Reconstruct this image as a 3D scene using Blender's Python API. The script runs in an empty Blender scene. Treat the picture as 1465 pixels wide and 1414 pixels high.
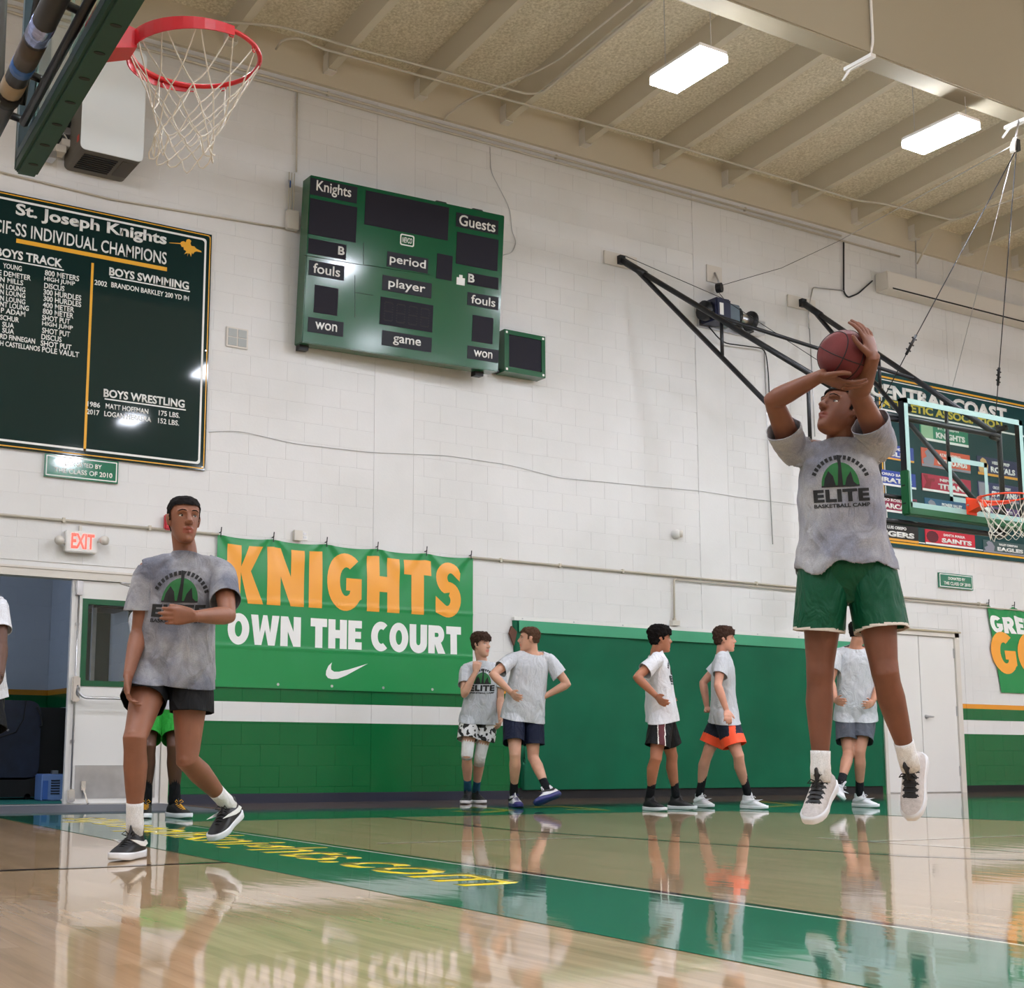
import bpy, bmesh, math, random
from mathutils import Vector, Matrix, noise
from mathutils.bvhtree import BVHTree
sc = bpy.context.scene
COL = sc.collection
random.seed(7)
V = Vector

# ------------------------------------------------------------------ camera
FPX, YAW, PIT, ROL, CAMZ, CX, CY = 1924.9562, .5253, .1470, .0070, .5290, 580.73, 786.62
WALL_Y = 12.105
FWD = V((math.sin(YAW)*math.cos(PIT), math.cos(YAW)*math.cos(PIT), math.sin(PIT)))
_r = V((math.cos(YAW), -math.sin(YAW), 0)); _u = _r.cross(FWD)
RT = _r*math.cos(ROL) + _u*math.sin(ROL)
UP = -_r*math.sin(ROL) + _u*math.cos(ROL)
EYE = V((0, 0, CAMZ))
cam_d = bpy.data.cameras.new('camera'); cam = bpy.data.objects.new('camera', cam_d); COL.objects.link(cam)
m = Matrix.Identity(4)
for i in range(3):
    m[i][0] = RT[i]; m[i][1] = UP[i]; m[i][2] = -FWD[i]; m[i][3] = EYE[i]
cam.matrix_world = m
cam_d.sensor_fit = 'HORIZONTAL'; cam_d.sensor_width = 36; cam_d.lens = FPX/1465*36
cam_d.shift_x = (732.5-CX)/1465; cam_d.shift_y = (CY-707)/1465
cam_d.clip_start = .05; cam_d.clip_end = 200
sc.camera = cam

# measuring helpers: where a sight line of the surveyed camera meets a real plane (metres)
def sight(px, py): return FWD + RT*((px-CX)/FPX) - UP*((py-CY)/FPX)
def on_y(px, py, Y=WALL_Y): d = sight(px, py); return EYE + d*(Y/d.y)
def on_x(px, py, X): d = sight(px, py); return EYE + d*(X/d.x)
def on_z(px, py, Z=0.0): d = sight(px, py); return EYE + d*((Z-CAMZ)/d.z)
def at_depth(px, py, z): return EYE + sight(px, py)*z

# ------------------------------------------------------------------ world, lights, exposure
w = bpy.data.worlds.new('world'); sc.world = w; w.use_nodes = True
w.node_tree.nodes['Background'].inputs[0].default_value = (.75, .85, 1, 1)
w.node_tree.nodes['Background'].inputs[1].default_value = .3
sc.view_settings.view_transform = 'Standard'; sc.view_settings.look = 'None'
sc.view_settings.exposure = 0.95; sc.view_settings.gamma = 1; sc.view_settings.use_curve_mapping = False
LAMP_W = 52.0          # emission of the ceiling fixtures' diffusers
LAMP_C = (.93, .98, 1.10)
def area(name, loc, rot, sx, sy, power, col):
    l = bpy.data.lights.new(name, 'AREA'); l.shape = 'RECTANGLE'; l.size = sx; l.size_y = sy; l.energy = power; l.color = col
    o = bpy.data.objects.new(name, l); o.location = loc; o.rotation_euler = rot; COL.objects.link(o); return o
area('corridor_daylight', (1.2, 14.0, 2.0), (0, math.radians(-80), 0), 1.6, 1.6, 10, (.50, .64, 1))

# ------------------------------------------------------------------ materials
MATS = {}
def mat(name, col=(.8, .8, .8), rough=.5, metal=0, coat=0, coat_r=.05, spec=.5, emit=None, es=0, alpha=None, trans=0, ior=1.5,
        var=0, vscale=8, bump=0, bscale=60, sheen=0):
    if name in MATS: return MATS[name]
    M = bpy.data.materials.new(name); M.use_nodes = True; nt = M.node_tree; b = nt.nodes['Principled BSDF']
    b.inputs['Base Color'].default_value = (*col, 1); b.inputs['Roughness'].default_value = rough
    b.inputs['Metallic'].default_value = metal; b.inputs['Coat Weight'].default_value = coat
    b.inputs['Coat Roughness'].default_value = coat_r; b.inputs['Specular IOR Level'].default_value = spec
    b.inputs['Transmission Weight'].default_value = trans; b.inputs['IOR'].default_value = ior
    if sheen: b.inputs['Sheen Weight'].default_value = sheen
    if emit: b.inputs['Emission Color'].default_value = (*emit, 1); b.inputs['Emission Strength'].default_value = es
    if alpha is not None: b.inputs['Alpha'].default_value = alpha
    tc = None
    if var or bump:
        tc = nt.nodes.new('ShaderNodeTexCoord')
    if var:
        n = nt.nodes.new('ShaderNodeTexNoise'); n.inputs['Scale'].default_value = vscale; n.inputs['Detail'].default_value = 5
        nt.links.new(tc.outputs['Object'], n.inputs['Vector'])
        r = nt.nodes.new('ShaderNodeValToRGB'); r.color_ramp.elements[0].position = .3; r.color_ramp.elements[1].position = .7
        r.color_ramp.elements[0].color = (*[c*(1-var) for c in col], 1); r.color_ramp.elements[1].color = (*[min(1, c*(1+var*.6)) for c in col], 1)
        nt.links.new(n.outputs['Fac'], r.inputs['Fac']); nt.links.new(r.outputs['Color'], b.inputs['Base Color'])
    if bump:
        n2 = nt.nodes.new('ShaderNodeTexNoise'); n2.inputs['Scale'].default_value = bscale; n2.inputs['Detail'].default_value = 4
        nt.links.new(tc.outputs['Object'], n2.inputs['Vector'])
        bp = nt.nodes.new('ShaderNodeBump'); bp.inputs['Strength'].default_value = bump; bp.inputs['Distance'].default_value = .004
        nt.links.new(n2.outputs['Fac'], bp.inputs['Height']); nt.links.new(bp.outputs['Normal'], b.inputs['Normal'])
    MATS[name] = M; return M
def srgb(r, g, b): return tuple((c/255/12.92) if c/255 <= .04045 else ((c/255+.055)/1.055)**2.4 for c in (r, g, b))

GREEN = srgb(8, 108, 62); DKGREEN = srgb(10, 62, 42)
def wall_material(name, left=False):
    M = bpy.data.materials.new(name); M.use_nodes = True; nt = M.node_tree; b = nt.nodes['Principled BSDF']
    g = nt.nodes.new('ShaderNodeNewGeometry'); s = nt.nodes.new('ShaderNodeSeparateXYZ'); nt.links.new(g.outputs['Position'], s.inputs[0])
    mr = nt.nodes.new('ShaderNodeMath'); mr.operation = 'DIVIDE'; mr.inputs[1].default_value = 8.0; nt.links.new(s.outputs['Z'], mr.inputs[0])
    cr = nt.nodes.new('ShaderNodeValToRGB'); cr.color_ramp.interpolation = 'CONSTANT'
    e = cr.color_ramp.elements; white = (*srgb(222, 221, 219), 1); gr = (*srgb(2, 100, 50), 1)
    e[0].position = 0; e[0].color = gr; e[1].position = .762/8; e[1].color = white
    for p, c in ((.967/8, gr), (1.098/8, (*srgb(226, 150, 40), 1)), (1.160/8, white)):
        q = e.new(p); q.color = c
    nt.links.new(mr.outputs[0], cr.inputs['Fac'])
    # scuffs and old paint
    n = nt.nodes.new('ShaderNodeTexNoise'); n.inputs['Scale'].default_value = 1.1; n.inputs['Detail'].default_value = 4
    nt.links.new(g.outputs['Position'], n.inputs['Vector'])
    r2 = nt.nodes.new('ShaderNodeValToRGB'); r2.color_ramp.elements[0].color = (.93, .93, .92, 1); r2.color_ramp.elements[0].position = .35
    r2.color_ramp.elements[1].color = (1, 1, 1, 1); r2.color_ramp.elements[1].position = .6
    nt.links.new(n.outputs['Fac'], r2.inputs['Fac'])
    mx = nt.nodes.new('ShaderNodeMix'); mx.data_type = 'RGBA'; mx.blend_type = 'MULTIPLY'; mx.inputs[0].default_value = 1
    nt.links.new(cr.outputs['Color'], mx.inputs[6]); nt.links.new(r2.outputs['Color'], mx.inputs[7]); nt.links.new(mx.outputs[2], b.inputs['Base Color'])
    n2 = nt.nodes.new('ShaderNodeTexNoise'); n2.inputs['Scale'].default_value = 45; n2.inputs['Detail'].default_value = 3
    nt.links.new(g.outputs['Position'], n2.inputs['Vector'])
    bp = nt.nodes.new('ShaderNodeBump'); bp.inputs['Strength'].default_value = .22; bp.inputs['Distance'].default_value = .003
    nt.links.new(n2.outputs['Fac'], bp.inputs['Height']); nt.links.new(bp.outputs['Normal'], b.inputs['Normal'])
    # gloss paint up to the stripe, eggshell above
    rr = nt.nodes.new('ShaderNodeValToRGB'); rr.color_ramp.interpolation = 'CONSTANT'
    rr.color_ramp.elements[0].color = (.24, .24, .24, 1); rr.color_ramp.elements[1].color = (.5, .5, .5, 1); rr.color_ramp.elements[1].position = 1.16/8
    nt.links.new(mr.outputs[0], rr.inputs['Fac']); nt.links.new(rr.outputs['Color'], b.inputs['Roughness'])
    MATS[name] = M; return M
M_WALL = wall_material('painted_block')
M_SIDE = mat('cream_paint', srgb(214, 210, 200), .6)
M_WHITE = mat('white_enamel', srgb(226, 224, 220), .35)
M_OFFW = mat('offwhite_metal', srgb(212, 206, 196), .4)
M_CEIL = mat('ceiling_paint', srgb(200, 190, 168), .75)
M_GIRD = mat('girder_paint_shaded', srgb(150, 141, 120), .75)  # ceiling tone darkened to stand in for the weaker light on the girder
M_STEEL = mat('brushed_steel', (.55, .55, .56), .35, 1, var=.15, vscale=6)
M_CHROME = mat('chrome', (.8, .8, .82), .15, 1)
M_BLACKM = mat('black_steel', (.006, .007, .010), .42)
M_BLACK = mat('black_matte', (.005, .005, .006), .65)
M_NAVYB = mat('navy_rubber', srgb(38, 42, 60), .35)
M_GREYRUB = mat('grey_rubber', srgb(92, 94, 104), .6)
M_YEL = mat('yellow_paint', srgb(240, 196, 30), .35)
M_WHITEP = mat('white_print', srgb(236, 236, 232), .5)
M_BLUE = mat('blue_tape', srgb(40, 90, 160), .4)
M_ALU = mat('aluminium', (.7, .7, .7), .3, 1)

# acoustic fibre board on the ceiling
def board_material():
    M = bpy.data.materials.new('fibre_board'); M.use_nodes = True; nt = M.node_tree; b = nt.nodes['Principled BSDF']; b.inputs['Roughness'].default_value = .9
    g = nt.nodes.new('ShaderNodeNewGeometry')
    v = nt.nodes.new('ShaderNodeTexNoise'); v.inputs['Scale'].default_value = 34; v.inputs['Detail'].default_value = 8; v.inputs['Roughness'].default_value = .75
    nt.links.new(g.outputs['Position'], v.inputs['Vector'])
    r = nt.nodes.new('ShaderNodeValToRGB'); r.color_ramp.elements[0].position = .38; r.color_ramp.elements[0].color = (*srgb(194, 182, 154), 1)
    r.color_ramp.elements[1].position = .62; r.color_ramp.elements[1].color = (*srgb(240, 231, 210), 1)
    nt.links.new(v.outputs['Fac'], r.inputs['Fac']); nt.links.new(r.outputs['Color'], b.inputs['Base Color'])
    bp = nt.nodes.new('ShaderNodeBump'); bp.inputs['Strength'].default_value = .8; bp.inputs['Distance'].default_value = .01
    nt.links.new(v.outputs['Fac'], bp.inputs['Height']); nt.links.new(bp.outputs['Normal'], b.inputs['Normal'])
    MATS['fibre_board'] = M; return M
M_FIBRE = board_material()

def floor_material(name, paint=None):
    """maple strips along Y under a thick gloss finish; paint = flat colour under the same finish"""
    M = bpy.data.materials.new(name); M.use_nodes = True; nt = M.node_tree; b = nt.nodes['Principled BSDF']
    g = nt.nodes.new('ShaderNodeNewGeometry')
    mp = nt.nodes.new('ShaderNodeMapping'); mp.inputs['Rotation'].default_value = (0, 0, math.pi/2); nt.links.new(g.outputs['Position'], mp.inputs['Vector'])
    br = nt.nodes.new('ShaderNodeTexBrick'); br.inputs['Scale'].default_value = 1; br.inputs['Brick Width'].default_value = 1.1; br.inputs['Row Height'].default_value = .0572
    br.inputs['Mortar Size'].default_value = .0005; br.inputs['Bias'].default_value = 0; br.offset = .37
    br.inputs['Color1'].default_value = (*srgb(200, 170, 134), 1); br.inputs['Color2'].default_value = (*srgb(180, 150, 112), 1); br.inputs['Mortar'].default_value = (*srgb(172, 142, 106), 1)
    nt.links.new(mp.outputs[0], br.inputs['Vector'])
    n = nt.nodes.new('ShaderNodeTexNoise'); n.inputs['Scale'].default_value = 1; n.inputs['Detail'].default_value = 6
    m2 = nt.nodes.new('ShaderNodeMapping'); m2.inputs['Scale'].default_value = (22, 1.6, 1); nt.links.new(g.outputs['Position'], m2.inputs['Vector']); nt.links.new(m2.outputs[0], n.inputs['Vector'])
    rp = nt.nodes.new('ShaderNodeValToRGB'); rp.color_ramp.elements[0].color = (.72, .70, .66, 1); rp.color_ramp.elements[1].color = (1, 1, 1, 1)
    rp.color_ramp.elements[0].position = .3; rp.color_ramp.elements[1].position = .62
    nt.links.new(n.outputs['Fac'], rp.inputs['Fac'])
    mx = nt.nodes.new('ShaderNodeMix'); mx.data_type = 'RGBA'; mx.blend_type = 'MULTIPLY'; mx.inputs[0].default_value = .2 if paint else .9
    if paint: mx.inputs[6].default_value = (*paint, 1)
    else: nt.links.new(br.outputs['Color'], mx.inputs[6])
    nt.links.new(rp.outputs['Color'], mx.inputs[7]); nt.links.new(mx.outputs[2], b.inputs['Base Color'])
    b.inputs['Roughness'].default_value = .5; b.inputs['Specular IOR Level'].default_value = .08; b.inputs['Coat Weight'].default_value = 1; b.inputs['Coat IOR'].default_value = 1.55
    # finish: tiny cupping of the strips and slow waviness
    rn = nt.nodes.new('ShaderNodeTexNoise'); rn.inputs['Scale'].default_value = 3; rn.inputs['Detail'].default_value = 3; nt.links.new(g.outputs['Position'], rn.inputs['Vector'])
    mrg = nt.nodes.new('ShaderNodeMapRange'); mrg.inputs['To Min'].default_value = .03; mrg.inputs['To Max'].default_value = .065
    nt.links.new(rn.outputs['Fac'], mrg.inputs['Value']); nt.links.new(mrg.outputs[0], b.inputs['Coat Roughness'])
    w1 = nt.nodes.new('ShaderNodeTexNoise'); w1.inputs['Scale'].default_value = 1; w1.inputs['Detail'].default_value = 2
    m3 = nt.nodes.new('ShaderNodeMapping'); m3.inputs['Scale'].default_value = (9, 3.2, 1); nt.links.new(g.outputs['Position'], m3.inputs['Vector']); nt.links.new(m3.outputs[0], w1.inputs['Vector'])
    bp = nt.nodes.new('ShaderNodeBump'); bp.inputs['Strength'].default_value = .06; bp.inputs['Distance'].default_value = .010
    nt.links.new(w1.outputs['Fac'], bp.inputs['Height'])
    bp2 = nt.nodes.new('ShaderNodeBump'); bp2.inputs['Strength'].default_value = .015; bp2.inputs['Distance'].default_value = .002
    nt.links.new(br.outputs['Fac'], bp2.inputs['Height']); nt.links.new(bp.outputs['Normal'], bp2.inputs['Normal'])
    nt.links.new(bp2.outputs['Normal'], b.inputs['Coat Normal']); nt.links.new(bp2.outputs['Normal'], b.inputs['Normal'])
    MATS[name] = M; return M
M_FLOOR = floor_material('maple_floor')
M_FGREEN = floor_material('court_green', srgb(6, 106, 78))
M_FYEL = floor_material('court_yellow', srgb(224, 200, 30))
M_FBLACK = floor_material('court_black', srgb(24, 22, 20))
M_FWHITE = floor_material('court_white', srgb(230, 226, 214))
M_FBROWN = floor_material('court_stain', srgb(128, 104, 84))

# ------------------------------------------------------------------ object helpers
def link(name, me, parent=None, m=None, smooth=False):
    o = bpy.data.objects.new(name, me); COL.objects.link(o)
    if m is not None:
        for x in (m if isinstance(m, (list, tuple)) else [m]): me.materials.append(x)
    if smooth:
        for p in me.polygons: p.use_smooth = True
    if parent is not None: o.parent = parent
    return o
def obj(name, bm, m, parent=None, smooth=False):
    me = bpy.data.meshes.new(name); bm.normal_update(); bm.to_mesh(me); bm.free()
    if parent is not None: me.transform(_wm(parent).inverted())
    o = link(name, me, parent, m, smooth)
    return o
def _wm(o):
    M = Matrix.Translation(o.location) @ o.rotation_euler.to_matrix().to_4x4()
    if o.parent: M = _wm(o.parent) @ o.matrix_parent_inverse @ M
    return M
def tag(o, label, cat, group=None, kind=None):
    if label: o['label'] = label
    if cat: o['category'] = cat
    if group: o['group'] = group
    if kind: o['kind'] = kind
    return o
def struct(o, label=None):
    o['kind'] = 'structure'
    if label: o['label'] = label
    return o
def empty(name, loc, label, cat, group=None):
    o = bpy.data.objects.new(name, None); COL.objects.link(o); o.location = loc; o.empty_display_size = .1
    return tag(o, label, cat, group)
def box(bm, lo, hi, bevel=0):
    v = [bm.verts.new((x, y, z)) for x in (lo[0], hi[0]) for y in (lo[1], hi[1]) for z in (lo[2], hi[2])]
    fs = [bm.faces.new([v[i] for i in q]) for q in ((0, 1, 3, 2), (4, 6, 7, 5), (0, 4, 5, 1), (2, 3, 7, 6), (0, 2, 6, 4), (1, 5, 7, 3))]
    if bevel:
        es = list({e for f in fs for e in f.edges}); bmesh.ops.bevel(bm, geom=es, offset=bevel, segments=2, affect='EDGES')
def boxo(name, lo, hi, m, parent=None, bevel=0):
    lo, hi = [min(a, b) for a, b in zip(lo, hi)], [max(a, b) for a, b in zip(lo, hi)]
    bm = bmesh.new(); box(bm, lo, hi, bevel); return obj(name, bm, m, parent)
def frame_axes(d, hint=None):
    d = d.normalized(); h = hint if hint is not None else (V((0, 0, 1)) if abs(d.z) < .95 else V((1, 0, 0)))
    a = h.cross(d)
    if a.length < 1e-5: a = V((1, 0, 0)).cross(d)
    a.normalize(); b = d.cross(a).normalized(); return a, b
def tube(bm, pts, rad, n=10, hint=None, cap=True, flat=1.0):
    """tube through pts; rad scalar or list; flat squashes the second axis (scalar or list)"""
    pts = [V(p) for p in pts]; rings = []; N = len(pts)
    rad = rad if isinstance(rad, (list, tuple)) else [rad]*N
    flat = flat if isinstance(flat, (list, tuple)) else [flat]*N
    for i, p in enumerate(pts):
        d = (pts[min(i+1, N-1)]-pts[max(i-1, 0)])
        a, b = frame_axes(d, hint)
        if hint is None and rings:
            if a.dot(pa) < 0: a, b = -a, -b
            a = (pa - d.normalized()*pa.dot(d.normalized())).normalized(); b = d.normalized().cross(a)
        pa = a
        rings.append([bm.verts.new(p + a*math.cos(2*math.pi*k/n)*rad[i] + b*math.sin(2*math.pi*k/n)*rad[i]*flat[i]) for k in range(n)])
    for r1, r2 in zip(rings, rings[1:]):
        for k in range(n): bm.faces.new((r1[k], r1[(k+1) % n], r2[(k+1) % n], r2[k]))
    if cap:
        bm.faces.new(rings[0][::-1]); bm.faces.new(rings[-1])
    return rings
def tubeo(name, pts, rad, m, parent=None, n=10, smooth=True, **k):
    bm = bmesh.new(); tube(bm, pts, rad, n, **k); return obj(name, bm, m, parent, smooth)
def bend(pts, r=.06, seg=4):
    """round the corners of a polyline"""
    pts = [V(p) for p in pts]; out = [pts[0]]
    for a, b, c in zip(pts, pts[1:], pts[2:]):
        r1 = min(r, (a-b).length*.45, (c-b).length*.45); p, q = b+(a-b).normalized()*r1, b+(c-b).normalized()*r1
        for i in range(seg+1):
            t = i/seg; out.append(p*(1-t)**2 + b*2*t*(1-t) + q*t*t)
    out.append(pts[-1]); return out
def prism(bm, pts2, z0, z1, org=V((0, 0, 0)), ax=V((1, 0, 0)), ay=V((0, 1, 0)), az=V((0, 0, 1))):
    a = [bm.verts.new(org+ax*x+ay*y+az*z0) for x, y in pts2]; b = [bm.verts.new(org+ax*x+ay*y+az*z1) for x, y in pts2]
    bm.faces.new(a[::-1]); bm.faces.new(b); n = len(pts2)
    for i in range(n): bm.faces.new((a[i], a[(i+1) % n], b[(i+1) % n], b[i]))
def prismo(name, pts2, z0, z1, m, parent=None, **k):
    bm = bmesh.new(); prism(bm, pts2, z0, z1, **k); bmesh.ops.recalc_face_normals(bm, faces=bm.faces); return obj(name, bm, m, parent)
WX, WZ, WN = V((1, 0, 0)), V((0, 0, 1)), V((0, -1, 0))      # wall frame: right, up, out of the wall
def wall_prism(name, pts, y0, y1, m, parent=None):
    """outline in wall (x, z), between y0 and y1 metres in front of the wall"""
    return prismo(name, pts, y0, y1, m, parent, org=V((0, WALL_Y, 0)), ax=WX, ay=WZ, az=WN)
def rrect(x0, z0, x1, z1, r, n=4):
    out = []
    for cx, cz, a0 in ((x1-r, z1-r, 0), (x0+r, z1-r, 90), (x0+r, z0+r, 180), (x1-r, z0+r, 270)):
        for i in range(n+1):
            a = math.radians(a0+90*i/n); out.append((cx+r*math.cos(a), cz+r*math.sin(a)))
    return out
def ring_bm(outer, inner, z0, z1, org, ax, ay, az):
    bm = bmesh.new(); n = len(outer)
    L = [[bm.verts.new(org+ax*x+ay*y+az*z) for x, y in P] for P in (outer, inner) for z in (z0, z1)]
    oa, ob, ia, ib = L
    for i in range(n):
        j = (i+1) % n
        for q in ((oa[i], oa[j], ob[j], ob[i]), (ia[j], ia[i], ib[i], ib[j]), (ob[i], ob[j], ib[j], ib[i]), (oa[j], oa[i], ia[i], ia[j])): bm.faces.new(q)
    bmesh.ops.recalc_face_normals(bm, faces=bm.faces); return bm
def wall_ring(name, outer, inner, y0, y1, m, parent=None):
    return obj(name, ring_bm(outer, inner, y0, y1, V((0, WALL_Y, 0)), WX, WZ, WN), m, parent)

def text_mesh(s, bold=.0, extrude=.0, spacing=1.0, shear=0):
    c = bpy.data.curves.new('t', 'FONT'); c.body = s; c.offset = bold; c.extrude = extrude; c.space_character = spacing; c.shear = shear; c.resolution_u = 3
    o = bpy.data.objects.new('t', c); me = bpy.data.meshes.new_from_object(o); bpy.data.objects.remove(o); bpy.data.curves.remove(c)
    return me
def fit_text(s, x0, y0, x1, y1, bold=0, spacing=1, shear=0, arch=None):
    """bmesh of s filling the box exactly, in 2-D"""
    me = text_mesh(s, bold, 0, spacing, shear); xs = [v.co.x for v in me.vertices]; ys = [v.co.y for v in me.vertices]
    a, b, c, d = min(xs), max(xs), min(ys), max(ys)
    for v in me.vertices:
        v.co.x = x0+(v.co.x-a)/(b-a)*(x1-x0); v.co.y = y0+(v.co.y-c)/(d-c)*(y1-y0); v.co.z = 0
    bm = bmesh.new(); bm.from_mesh(me); bpy.data.meshes.remove(me); return bm
def slab(bm, th):
    """give flat lettering a thickness th along +z"""
    r = bmesh.ops.extrude_face_region(bm, geom=list(bm.faces))
    for v in [g for g in r['geom'] if isinstance(g, bmesh.types.BMVert)]: v.co.z += th
def place(bm, org, ax, ay, az):
    for v in bm.verts: v.co = org+ax*v.co.x+ay*v.co.y+az*v.co.z
def wall_text(s, x0, z0, x1, z1, depth, m, parent, bold=.01, th=.0015, name='lettering', serif=0, **k):
    bm = fit_text(s, x0, z0, x1, z1, bold, **k); slab(bm, th)
    place(bm, V((0, WALL_Y-depth, 0)), WX, WZ, WN); bmesh.ops.recalc_face_normals(bm, faces=bm.faces); return obj(name, bm, m, parent)
def wall_text_px(s, p0, p1, depth, m, parent, **k):
    """p0 = lower-left, p1 = upper-right corner of the words as seen, on the wall plane"""
    a, b = on_y(*p0, WALL_Y-depth), on_y(*p1, WALL_Y-depth); return wall_text(s, a.x, a.z, b.x, b.z, depth, m, parent, **k)

# ------------------------------------------------------------------ room shell
X0, X1, Y0, ZC = -5.0, 24.0, -13.0, 7.63
SL = .081
def roof_z(y): return ZC + SL*(WALL_Y-y)          # underside of the purlins
A0, CRS = .762-3*.2032-.2032, .2032                # first joint above the floor is below zero
J0 = 2.3162-.0                                      # vertical joints: x = 2.9626 + k*.4064
UX = 2.9626
openings = [(2.50, 4.47, -1, 2.115), (14.19, 15.75, -1, 2.14)]
pil = [(6.62, 7.10), (11.12, 11.60), (15.85, 16.0)]
struct(boxo('wall_back', (4.47, WALL_Y+.012, -.02), (X1, WALL_Y+.2, 9.0), M_WALL)); wall_back = bpy.data.objects['wall_back']
wall_back['label'] = 'long white painted block wall with green base and yellow stripe'
# cut the wall behind the blocks around the two doorways
bpy.data.objects.remove(wall_back)
bmw = bmesh.new()
for lo, hi in (((X0, -.02), (2.50, 9)), ((2.50, 2.115), (4.47, 9)), ((4.47, -.02), (14.19, 9)), ((14.19, 2.14), (15.75, 9)), ((15.75, -.02), (X1, 9))):
    box(bmw, (lo[0], WALL_Y+.006, lo[1]), (hi[0], WALL_Y+.2, hi[1]))
wall_back = struct(obj('wall_back', bmw, M_WALL), 'long white painted block wall with green base and yellow stripe')
def block_bm(w, h, j=.0022, d=.004):
    bm = bmesh.new(); w2, h2 = w/2, h/2
    o = [bm.verts.new((sx*w2, 0, sz*h2)) for sx, sz in ((-1, -1), (1, -1), (1, 1), (-1, 1))]
    f = [bm.verts.new((sx*(w2-j), -.0022, sz*(h2-j))) for sx, sz in ((-1, -1), (1, -1), (1, 1), (-1, 1))]
    b = [bm.verts.new((sx*w2, .004, sz*h2)) for sx, sz in ((-1, -1), (1, -1), (1, 1), (-1, 1))]
    bm.faces.new(f)
    for i in range(4):
        k = (i+1) % 4; bm.faces.new((o[i], o[k], f[k], f[i])); bm.faces.new((b[i], b[k], o[k], o[i]))
    return bm
bl_mesh = {}
blocks = []
for n in range(-4, 34):
    z0 = .762+n*CRS; z1 = z0+CRS
    if z1 <= 0.01: continue
    z0 = max(z0, 0.0); z1 = min(z1, 7.62)
    if z1-z0 < .02: continue
    off = 0 if n % 2 == 0 else .2032
    k = -14
    while True:
        xa = UX+off+k*.4064; xb = xa+.4064; k += 1
        if xa > 17.9: break
        if xb < 2.1: continue
        segs = [(xa, xb)]
        for (a, b, c, d) in [(o[0], o[1], o[2], o[3]) for o in openings]+[(p[0], p[1], -1, 99) for p in pil]:
            if z0 >= d-.03: continue
            ns = []
            for s, t in segs:
                if t <= a or s >= b: ns.append((s, t)); continue
                if s < a-.03: ns.append((s, a))
                if t > b+.03: ns.append((b, t))
            segs = ns
        for s, t in segs: blocks.append((s, t, z0, z1))
hide = [(2.0, 4.74, 3.2, 5.6), (5.75, 8.25, 4.7, 6.5), (4.9, 7.84, 1.13, 2.58), (8.42, 14.1, 0, 1.93), (14.2, 17.9, 3.25, 5.6)]
def hidden(b): return any(b[0] > h[0] and b[1] < h[1] and b[2] > h[2] and b[3] < h[3] for h in hide)
vis = [b for b in blocks if not hidden(b)]
vis.sort(key=lambda b: b[0]+.15*b[2]); near = set(vis[:300])
rest = bmesh.new()
for b in blocks:
    wd, ht = round(b[1]-b[0], 4), round(b[3]-b[2], 4); c = ((b[0]+b[1])/2, WALL_Y, (b[2]+b[3])/2)
    if (wd, ht) not in bl_mesh:
        me = bpy.data.meshes.new('block'); t = block_bm(wd, ht); t.normal_update(); t.to_mesh(me); t.free(); me.materials.append(M_WALL); bl_mesh[(wd, ht)] = me
    if b in near:
        o = bpy.data.objects.new('block', bl_mesh[(wd, ht)]); COL.objects.link(o); o.location = c; o.parent = wall_back
    else:
        t = bmesh.new(); t.from_mesh(bl_mesh[(wd, ht)]); bmesh.ops.translate(t, verts=t.verts, vec=c)
        me = bpy.data.meshes.new('tmp'); t.to_mesh(me); t.free(); rest.from_mesh(me); bpy.data.meshes.remove(me)
o = obj('block_field', rest, M_WALL, wall_back); o['kind'] = 'stuff'
for i, p in enumerate(pil):
    q = boxo('pilaster', (p[0]+.002, WALL_Y-.0024, 0), (p[1]-.002, WALL_Y+.01, 7.6), M_WALL, wall_back)
# wood plate along the top of the wall, purlins, fibre board panels, girder
struct(boxo('trim_1', (X0, WALL_Y-.05, 7.50), (X1, WALL_Y+.02, 8.0), M_CEIL), 'cream ledger board along the top of the block wall')
bmc = bmesh.new()
y_r = -1.0
v = [bmc.verts.new(p) for p in ((X0, WALL_Y+.2, roof_z(WALL_Y+.2)+.30), (X1, WALL_Y+.2, roof_z(WALL_Y+.2)+.30), (X1, y_r, roof_z(y_r)+.30), (X0, y_r, roof_z(y_r)+.30),
                                (X1, Y0, roof_z(y_r)-1+.30), (X0, Y0, roof_z(y_r)-1+.30))]
bmc.faces.new((v[0], v[1], v[2], v[3])); bmc.faces.new((v[3], v[2], v[4], v[5]))
ceiling = struct(obj('ceiling', bmc, M_FIBRE), 'sloped ceiling of speckled tan fibre board')
bxs = [5.985, 7.105, 8.25, 9.38, 10.52, 11.65, 12.88]
BEAMX = [5.985-1.136*k for k in range(8, 0, -1)]+bxs+[14.0, 15.14, 16.28, 17.4, 18.55, 19.7]
for x in BEAMX:
    bm = bmesh.new(); ys, ye = WALL_Y-.05, 7.75
    wv = [bm.verts.new((x+sx*.045, y, roof_z(y)+dz)) for y in (ys, ye) for sx, dz in ((-1, 0), (1, 0), (1, .31), (-1, .31))]
    for q in ((0, 1, 2, 3), (7, 6, 5, 4), (0, 4, 5, 1), (1, 5, 6, 2), (2, 6, 7, 3), (3, 7, 4, 0)): bm.faces.new([wv[i] for i in q])
    b = obj('ceiling_beam', bm, M_CEIL, ceiling)
    h = bmesh.new()                                # steel hanger at the wall end
    for sx in (-1, 1): box(h, (x+sx*.052-.004, WALL_Y-.16, roof_z(ys)-.005), (x+sx*.052+.004, WALL_Y-.05, roof_z(ys)+.19))
    box(h, (x-.055, WALL_Y-.16, roof_z(ys)-.012), (x+.055, WALL_Y-.05, roof_z(ys)-.003)); obj('beam_hanger', h, M_OFFW, b)
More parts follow.
